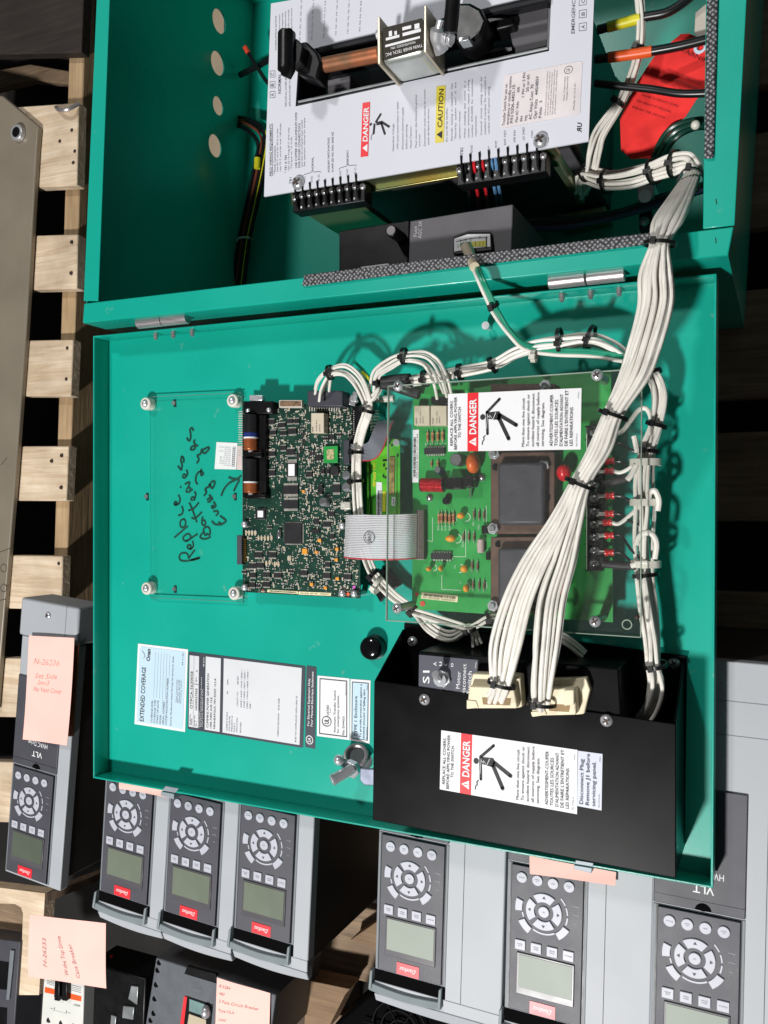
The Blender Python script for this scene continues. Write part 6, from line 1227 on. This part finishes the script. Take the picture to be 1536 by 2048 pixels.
# ------------------------------------------------------------------ motor drives lying on their backs (local frame: origin = lower left corner of the keypad)
LW, LH = 0.065, 0.131
def up180(mb, s, cx, cy, L, h, z, bold=0.0, shear=0.0):
    return text(mb, s, lambda x, y: V((cx+L/2-L*x, cy+h/2-h*y, z)), bold, shear)
def lrect(mb, x0, y0, x1, y1, z, dz): return mb.ext([V((x0, y0, z)), V((x1, y0, z)), V((x1, y1, z)), V((x0, y1, z))], dz)
def arc(cx, cy, r0, r1, a0, a1, z, dz, n=10):
    A = [math.radians(a0+(a1-a0)*k/n) for k in range(n+1)]
    return MB().ext([V((cx+r1*math.cos(a), cy+r1*math.sin(a), z)) for a in A]+[V((cx+r0*math.cos(a), cy+r0*math.sin(a), z)) for a in reversed(A)], dz)
def keypad(t, lcd):
    lp = part('keypad_panel', lrect(MB(), 0, 0, LW, LH, 0.0022, 0.0021), DGREY, t, 0.0006)
    K = lambda s, q: (s*LW, (1-q)*LH)
    def key(mb_, name='key'): return part(name, mb_, BTN, t, 0.0004)
    def lbl(o, lines, cx, cy, L, h, rot=0):
        mb = MB()
        for k, s in enumerate(lines): up180(mb, s, cx, cy+(k-(len(lines)-1)/2)*h*1.5, min(L, L*len(s)/6), h, 0.0039)
        part('key_print', mb, INKG, o)
    for s, ln in ((0.152, ('Reset',)), (0.37, ('Auto', 'on')), (0.588, ('Off',)), (0.806, ('Hand', 'on'))):
        x, y = K(s, 0.078); o = key(MB().cyl(V((x, y, 0.002)), V((x, y, 0.0036)), 0.0048, 22)); lbl(o, ln[::-1], x, y, 0.0062, 0.0010)
    for s, ln in ((0.150, ('Alarm', 'Log')), (0.373, ('Main', 'Menu')), (0.596, ('Quick', 'Menu')), (0.818, ('Status',))):
        x, y = K(s, 0.542); o = key(lrect(MB(), x-0.0048, y-0.0044, x+0.0048, y+0.0044, 0.0036, 0.0016)); lbl(o, ln[::-1], x, y, 0.0062, 0.0012)
    cx, cy = K(0.469, 0.283); R1, R0 = 0.0163, 0.0086
    for a in (90, 180, 270, 0):
        o = key(arc(cx, cy, R0, R1, a-38, a+38, 0.0036, 0.0016)); r = (R0+R1)/2+0.0004; m = MB(); c = V((cx+r*math.cos(math.radians(a)), cy+r*math.sin(math.radians(a)), 0.0039)); d = V((math.cos(math.radians(a)), math.sin(math.radians(a)), 0)); e = V((-d.y, d.x, 0))
        m.ext([c+d*0.0014, c-d*0.0010+e*0.0015, c-d*0.0010-e*0.0015], 0.0002); part('arrow_mark', m, INKS, o)
    o = key(MB().cyl(V((cx, cy, 0.002)), V((cx, cy, 0.0038)), 0.0049, 22)); lbl(o, ('OK',), cx, cy, 0.008, 0.0016)
    for a0, a1 in ((162, 188), (208, 238), (303, 333)):
        o = key(arc(cx, cy, R1+0.0032, R1+0.0098, a0, a1, 0.0036, 0.0016))
    part('ring_mark', arc(cx, cy, R1+0.0028, R1+0.0042, 242, 300, 0.0027, 0.0004, 12), BTN, t); part('ring_mark', arc(cx, cy, R1+0.003, R1+0.0042, 192, 204, 0.0027, 0.0004, 4), BTN, t)
    for a in (36, 12, -12): part('status_light', arc(cx, cy, R1+0.0042, R1+0.0054, a-9, a+9, 0.0027, 0.0004, 6), BTN, t)
    mb = MB()
    for s, q in (('Alarm', 0.205), ('Warn.', 0.262), ('On', 0.32)): up180(mb, s, 0.905*LW, (1-q)*LH, 0.0055 if s != 'On' else 0.0024, 0.0013, 0.0025)
    part('print', mb, mat('print_pale', (170, 170, 178), 0.5), lp)
    x0, y0 = K(0.12, 0.872); x1, y1 = K(0.89, 0.602)
    o = part('display_bezel', lrect(MB(), x0-0.001, y0-0.001, x1+0.001, y1+0.001, 0.0034, 0.0012), mat('bezel_gloss', (88, 86, 90), 0.3, 0, 0.03, spec=0.25), t, 0.0006)
    part('display', lrect(MB(), x0+0.0012, y0+0.0052, x1-0.0008, y1-0.0006, 0.0038, 0.0004), lcd, o)
    lx, ly = K(0.48, 0.953); o = part('logo_plate', lrect(MB(), lx-0.0115, ly-0.0056, lx+0.0115, ly+0.0056, 0.0027, 0.0006), LOGO, t); mb = MB(); up180(mb, 'Danfoss', lx, ly, 0.017, 0.0042, 0.0029, 0.004, 0.5); part('logo_print', mb, WHT, o)
def drive(px_bl, px_br, z, width, depth, top, label, tray=True, wide=False, lcd=None, group='grey motor drives', cover=0.0, yaw=None, cvr=0.104):
    a, b = P(*px_bl, z), P(*px_br, z); yaw = math.radians(yaw)
    t = thing('motor_drive', label, 'motor drive', a, group); ORG[t.name] = V((0, 0, 0)); t.rotation_euler = (0, 0, yaw)
    xl, xr = -0.0045, width-0.0045; yb = -0.030 if tray else -0.004
    part('housing', lrect(MB(), xl+0.0006, yb+0.012, xr-0.0006, top-0.001, -0.014, depth-0.0145), SIDEG, t, 0.0015)
    part('front_shell', lrect(MB(), xl, yb+0.006 if tray else yb, xr, top, -0.0006, 0.0133), LGREY, t, 0.0012)
    part('keypad_frame', lrect(MB(), -0.0036, -0.0015, LW+0.0034, LH+0.0012, 0.0001, 0.0006), MGREY, t, 0.0003); mb = MB(); lrect(mb, -0.0014, -0.0005, LW+0.0012, LH+0.0006, 0.0003, 0.0002); part('keypad_gap', mb, BLK, t)
    keypad(t, lcd or LCD)
    # cover above the keypad
    ytop = min(top-0.002, LH+cvr)
    cv = part('terminal_cover', lrect(MB(), -0.0036, LH+0.0025, LW+0.0034, ytop, 0.0012, 0.0017), DGREY, t, 0.0008)
    mb = MB(); up180(mb, 'VLT', 0.036, LH+0.0205, 0.0165, 0.0066, 0.0015, 0.012); up180(mb, 'HVAC Drive', 0.036, LH+0.033, 0.031, 0.0056, 0.0015, 0.004); part('print', mb, WHT, cv)
    part('finger_notch', arc(0.036, LH+0.0026, 0.0, 0.0066, 8, 172, 0.0015, 0.0002), mat('recess_black', (6, 6, 7), 0.8, spec=0.05), cv); part('cover_groove', lrect(MB(), -0.0036, LH+0.0105, LW+0.0034, LH+0.0108, 0.00145, 0.0002), BLK, cv)
    if wide:
        if top > 0.3:
            for y in (LH+0.150, LH+0.178): part('shell_seam', lrect(MB(), 0.02, y, xr, y+0.0005, -0.0003, 0.0004), MGREY, t)
        for x in (0.0835,): part('shell_seam', lrect(MB(), x, yb+0.014, x+0.0005, top, -0.0003, 0.0004), SIDEG, t)
    if cover:
        part('end_cover', lrect(MB(), xl-0.001, top+0.001, xr+0.001, top+cover, 0.004, 0.05), LGREY, t, 0.003); screw(t, V((0.040, top+cover-0.016, 0.0042)), 0.0046, 0.0022)
        part('cover_seam', lrect(MB(), xr-0.018, top+0.002, xr-0.0174, top+cover-0.001, 0.0043, 0.0004), MGREY, t)
    if tray:
        part('cable_recess', lrect(MB(), -0.0042, -0.0135, LW+0.0035, -0.002, -0.0002, 0.0003), mat('recess_black', (6, 6, 7), 0.8, spec=0.05), t)
        n = 8; pts = []
        for k in range(n+1): x = -0.0085+k*(LW+0.010)/n; pts.append((x, -0.0215-0.0028*math.sin(math.pi*k/n)))
        mb = MB(); mb.ext([V((x, y, 0.0050)) for x, y in pts]+[V((x, y+0.0065, 0.0030)) for x, y in reversed(pts)], 0.006); part('finger_lip', mb, mat('lip_grey', (134, 144, 147), 0.45, 0, 0.03), t, 0.0008)
        for x in (-0.0085, LW-0.002): part('lip_ear', MB().ext([V((x, -0.0205, 0.0056)), V((x+0.0030, -0.0205, 0.0056)), V((x+0.0030, -0.002, 0.003)), V((x, -0.004, 0.003))], 0.007), mat('lip_grey', (122, 134, 138), 0.45), t, 0.0008)
        sk = []
        for k in range(n+1): x = xl+k*(width)/n; sk.append((x, yb-0.0015-0.003*math.sin(math.pi*(k+0.5)/(n+1))))
        mb = MB(); mb.prism([V((xl, -0.0255, 0.0)), V((xr, -0.0255, 0.0)), V((xr, -0.0135, 0.0)), V((xl, -0.0135, 0.0))], [V((xl, -0.0255, -0.013)), V((xr, -0.0255, -0.013)), V((xr, -0.0135, -0.013)), V((xl, -0.0135, -0.013))]); part('lower_shell', mb, LGREY, t, 0.0008)
        mb = MB(); mb.prism([V((x, -0.0258, 0.0005)) for x, y in sk]+[V((x, y-0.003, -0.004)) for x, y in reversed(sk)], [V((x, -0.0258, -0.012)) for x, y in sk]+[V((x, y-0.003, -0.012)) for x, y in reversed(sk)]); part('skirt', mb, LGREY, t, 0.001)
    return t
LCDL = mat('lcd_pale', (158, 166, 156), 0.4, 0, 0.02, 30, spec=0.12); LCDD = mat('lcd_dim', (88, 96, 84), 0.3, 0, 0.03, 30, spec=0.3)
DG = 'grey motor drives'
ZV = 0.2070
drive((15, 1738), (101, 1760), 0.19, 0.0905, 0.236, 0.291, 'slim drive standing alone left of the green door with a pink note', tray=False, lcd=LCDD, cover=0.047, yaw=-5.6, cvr=0.112)
drive((204, 1779), (299, 1807), ZV, 0.090, 0.234, 0.20, 'leftmost of the three slim drives below the green door', lcd=LCD, yaw=-4.2)
drive((333, 1820), (433, 1847), ZV, 0.090, 0.234, 0.20, 'middle one of the three slim drives below the green door', lcd=LCD, yaw=-3.6)
drive((474, 1853.5), (580, 1884), ZV, 0.090, 0.234, 0.20, 'rightmost of the three slim drives below the green door', lcd=LCD, yaw=-3.0)
drive((758, 1935), (883, 1965), ZV, 0.1275, 0.234, 0.20, 'wide drive with pale display below the left half of the black box', wide=True, lcd=LCDL, yaw=-1.8)
drive((1018, 2013), (1161, 2050), ZV, 0.1275, 0.234, 0.20, 'wide drive under the pink note strip at the bottom', wide=True, lcd=LCDL, yaw=-1.4)
drive((1309, 2118), (1478, 2158), ZV, 0.1275, 0.234, 0.342, 'wide drive at the lower right corner cut by the frame', wide=True, lcd=LCDL, yaw=-1.2)
note('sticky_note', 'large pink note on the drive standing alone at the left', [(58, 1271), (148, 1276), (137, 1490), (48, 1478)], 0.199, -0.002,
     [('N-26236', 0.14, 0.27, 0.70, 0.275, 0.055), ('Set Side', 0.18, 0.405, 0.66, 0.40, 0.05), ('Inv3', 0.25, 0.465, 0.50, 0.465, 0.045), ('No Vent Cover', 0.16, 0.53, 0.78, 0.535, 0.045)], curl=0.004)
dl = bpy.data.objects['motor_drive']; a = dl.location; Ri = Matrix.Rotation(-dl.rotation_euler.z, 3, 'Z')
mb = MB().px([(146, 1287), (158, 1287), (146, 1472), (136, 1472)], 0.1905, 0.001); mb.v = [Ri @ (v-a) for v in mb.v]; part('brown_liner', mb, mat('brown_edge', (142, 92, 62), 0.6), dl)
# ------------------------------------------------------------------ lower left: crate board, breakers, notes
cr = thing('crate_board', 'pale notched crate board at the lower left corner below the lone drive', 'board', P(60, 1850, -0.05))
part('board', holed([(-60, 1768), (90, 1787), (78, 1990), (-60, 1990)], [[(-40, 1805), (30, 1808), (42, 1815), (46, 1826), (44, 1885), (-40, 1875)]], 0.045, 0.02), WOODA, cr, 0.001)
part('side_board', MB().ext([P(92, 1787, 0.045), P(186, 1752, -0.01), P(184, 1768, -0.01), P(92, 1806, 0.045)], 0.06), WOODDY, cr, 0.001)
part('inner_panel', MB().px([(-60, 1795), (60, 1800), (60, 1905), (-60, 1895)], 0.022, 0.01), WOODD, cr, 0.001)
part('leg', MB().px([(-40, 1900), (76, 1915), (76, 1985), (-40, 1985)], 0.012, 0.058), WOODD, cr, 0.001)
wb = thing('small_breaker', 'white miniature breaker with orange marks under the tilted pink note', 'breaker', P(128, 2010, -0.005))
WB = mat('breaker_white', (222, 222, 216), 0.4, 0, 0.02); zb2 = 0.075
part('body', MB().px([(88, 1948), (168, 1968), (164, 2090), (80, 2075)], zb2, 0.075), WB, wb, 0.0015)
for q in ([(90, 1974), (110, 1979), (109, 1989), (89, 1985)], [(140, 1987), (163, 1993), (162, 2003), (139, 1998)]): part('orange_mark', MB().px(q, zb2+0.0004, 0.0003), WORG, wb)
part('toggle_slot', MB().px([(110, 1960), (137, 1966), (135, 1998), (108, 1994)], zb2+0.0004, 0.0003), BLK, wb)
for x in (113, 128): part('toggle', MB().px([(x-4, 1958), (x+6, 1960), (x+5, 2003), (x-5, 2001)], zb2+0.008, 0.0076), BLK, wb, 0.001)
for x, y in ((98, 2040), (123, 2046), (148, 2052)): part('terminal_hole', MB().cyl(P(x, y, zb2+0.0002), P(x, y, zb2+0.0006), 0.0035, 14), SIDEG, wb)
mb = MB(); textpx(mb, 'ABB', (146, 2011), (160, 2014), 4, zb2+0.0004); textpx(mb, '-|__|-', (100, 2018), (140, 2028), 5, zb2+0.0004)
for k in range(4): mb.ribbon([P(94, 1958+k*3, zb2+0.0004), P(108, 1962+k*3, zb2+0.0004)], 0.0004, smooth=0); mb.ribbon([P(142, 1970+k*3.5, zb2+0.0004), P(162, 1975+k*3.5, zb2+0.0004)], 0.0004, smooth=0)
part('print', mb, INKG, wb)
note('sticky_note', 'tilted pink note with three faint lines over the white breaker', [(60, 1829), (211, 1847), (211, 1978), (54, 1955)], 0.092, 0.0, [('N-26233', 0.25, 0.80, 0.235, 0.34, 0.05), ('W-the Top Drive', 0.53, 0.88, 0.42, 0.28, 0.05), ('Case Breaker', 0.68, 0.90, 0.56, 0.38, 0.05)], mat('pen_grey_pink', (178, 132, 130), 0.7), curl=-0.002)
mc = thing('molded_case_breaker', 'grey black molded case breaker with red window edge and a pink note', 'breaker', P(420, 2000, -0.005))
MCB = mat('breaker_grey', (88, 92, 98), 0.5, 0, 0.06, 60, 0.2, 700, dirt=0.15); zm2 = 0.11
part('body', MB().px([(312, 1915), (552, 1990), (536, 2110), (286, 2080)], zm2, 0.11), MCB, mc, 0.0015)
part('handle_tab', MB().px([(374, 1932), (432, 1948), (434, 1968), (368, 1948)], zm2+0.0005, 0.004), BLK, mc, 0.0006)
wd = part('window', MB().px([(372, 1992), (426, 2010), (418, 2090), (360, 2080)], zm2+0.0006, 0.0005), BLK, mc)
part('window_edge', MB().px([(368, 1993), (374, 1994), (364, 2080), (356, 2078)], zm2+0.0012, 0.0006), RED, wd); part('window_glass', MB().px([(379, 1998), (420, 2013), (416, 2035), (378, 2022)], zm2+0.0010, 0.0003), mat('window_teal', (120, 148, 146), 0.2), wd); part('window_lever', MB().ball(P(412, 2024, zm2+0.004), 0.006, 0.008, 0.006), CHROME, wd, smooth=True)
part('window_floor', MB().px([(378, 2028), (412, 2040), (412, 2085), (370, 2080)], zm2+0.0010, 0.0003), mat('window_cream', (190, 176, 150), 0.5), wd)
for x, y in ((319, 1925), (316, 1940), (313, 1969), (310, 1997), (308, 2026), (302, 2040)): part('rivet_hole', MB().cyl(P(x, y, zm2-0.0002), P(x, y, zm2+0.0005), 0.0034, 12), BLK, mc)
mb = MB(); textpx(mb, 'ON', (380, 1980), (391, 1983), 6, zm2+0.0004); textpx(mb, 'OFF', (392, 1983), (402, 1986), 6, zm2+0.0004); part('print', mb, MGREY, mc)
note('sticky_note', 'pink note with six faint lines on the molded case breaker', [(434, 1955), (540, 1987), (538, 2110), (430, 2100)], zm2+0.003, 0.0, [('8-3284', 0.05, 0.12, 0.27, 0.115, 0.04), ('480', 0.05, 0.225, 0.16, 0.225, 0.04), ('3 Pole Circuit Breaker', 0.05, 0.335, 0.80, 0.325, 0.045), ('Type HLA', 0.05, 0.46, 0.34, 0.455, 0.04), ('Used', 0.06, 0.585, 0.20, 0.58, 0.04), ('100A', 0.06, 0.72, 0.20, 0.715, 0.04)], mat('pen_grey_pink', (178, 132, 130), 0.7))
lb = thing('dark_breaker', 'dark grey breaker cut by the left edge at the bottom corner', 'breaker', P(10, 1990, -0.005))
part('body', MB().px([(-60, 1870), (40, 1884), (26, 2090), (-60, 2090)], 0.05, 0.05), DGREY, lb, 0.0015); part('slot', MB().px([(-40, 1915), (18, 1925), (16, 1980), (-40, 1975)], 0.0506, 0.0005), BLK, lb); part('slot', MB().px([(-40, 2010), (14, 2016), (12, 2080), (-40, 2080)], 0.0506, 0.0005), BLK, lb); part('ridge', MB().px([(20, 1900), (28, 1902), (18, 2000), (12, 2000)], 0.053, 0.0025), MGREY, lb, 0.0006)
bc = thing('black_contactor', 'black contactor with square grey terminals between the two breakers', 'contactor', P(240, 2010, -0.005))
part('body', MB().px([(178, 1925), (292, 1958), (286, 2100), (172, 2090)], 0.055, 0.055), BLK, bc, 0.002)
for q in ([(262, 1972), (276, 1974), (274, 2010), (256, 1998)], [(246, 2012), (268, 2015), (266, 2040), (244, 2036)], [(222, 2030), (232, 2034), (230, 2060), (220, 2056)]): part('terminal_tab', MB().px(q, 0.058, 0.003), ZINC, bc, 0.0006)
part('red_dot', MB().ball(P(223, 1913, 0.05), 0.002), RED, bc, smooth=True)
# fan at the bottom
fn = thing('cooling_fan', 'black round fan with ring guard at the bottom edge between drives', 'fan', P(790, 2060, -0.005))
part('frame', MB().px([(735, 1990), (800, 1962), (880, 1982), (965, 2010), (960, 2130), (640, 2130), (668, 2050)], 0.065, 0.06), mat('recess_black', (6, 6, 7), 0.8, spec=0.05), fn, 0.004)
for k in range(3): part('guard_ring', MB().torus(P(800, 2062, 0.07), (0, 0, 1), 0.012+0.011*k, 0.0012, 36, 6), mat('guard_dark', (12, 12, 13), 0.6, 0, spec=0.1), fn, smooth=True)
for k in range(3):
    a = k*math.pi/3; c = P(800, 2062, 0.0715); part('guard_spoke', MB().cyl(c-V((math.cos(a), math.sin(a), 0))*0.046, c+V((math.cos(a), math.sin(a), 0))*0.046, 0.001, 6), mat('guard_dark', (0, 0, 0)), fn)
WOODT = wood('wood_tan', (126, 100, 76), (168, 138, 106))
for q, z, m, l in (([(612, 1960), (700, 1978), (690, 1990), (655, 2060), (608, 2060)], 0.02, WOODT, 'tan wood offcut below the three drives beside the fan'), ([(700, 1880), (758, 1840), (760, 1900)], 0.0, WOODT, 'tan wood wedge glimpsed between the slim and wide drives')):
    solo('wood_offcut', MB().px(q, z, 0.03), m, l, 'wood', 'wood offcuts', bevel=0.001)
# far drive body at the right edge below the dark gap
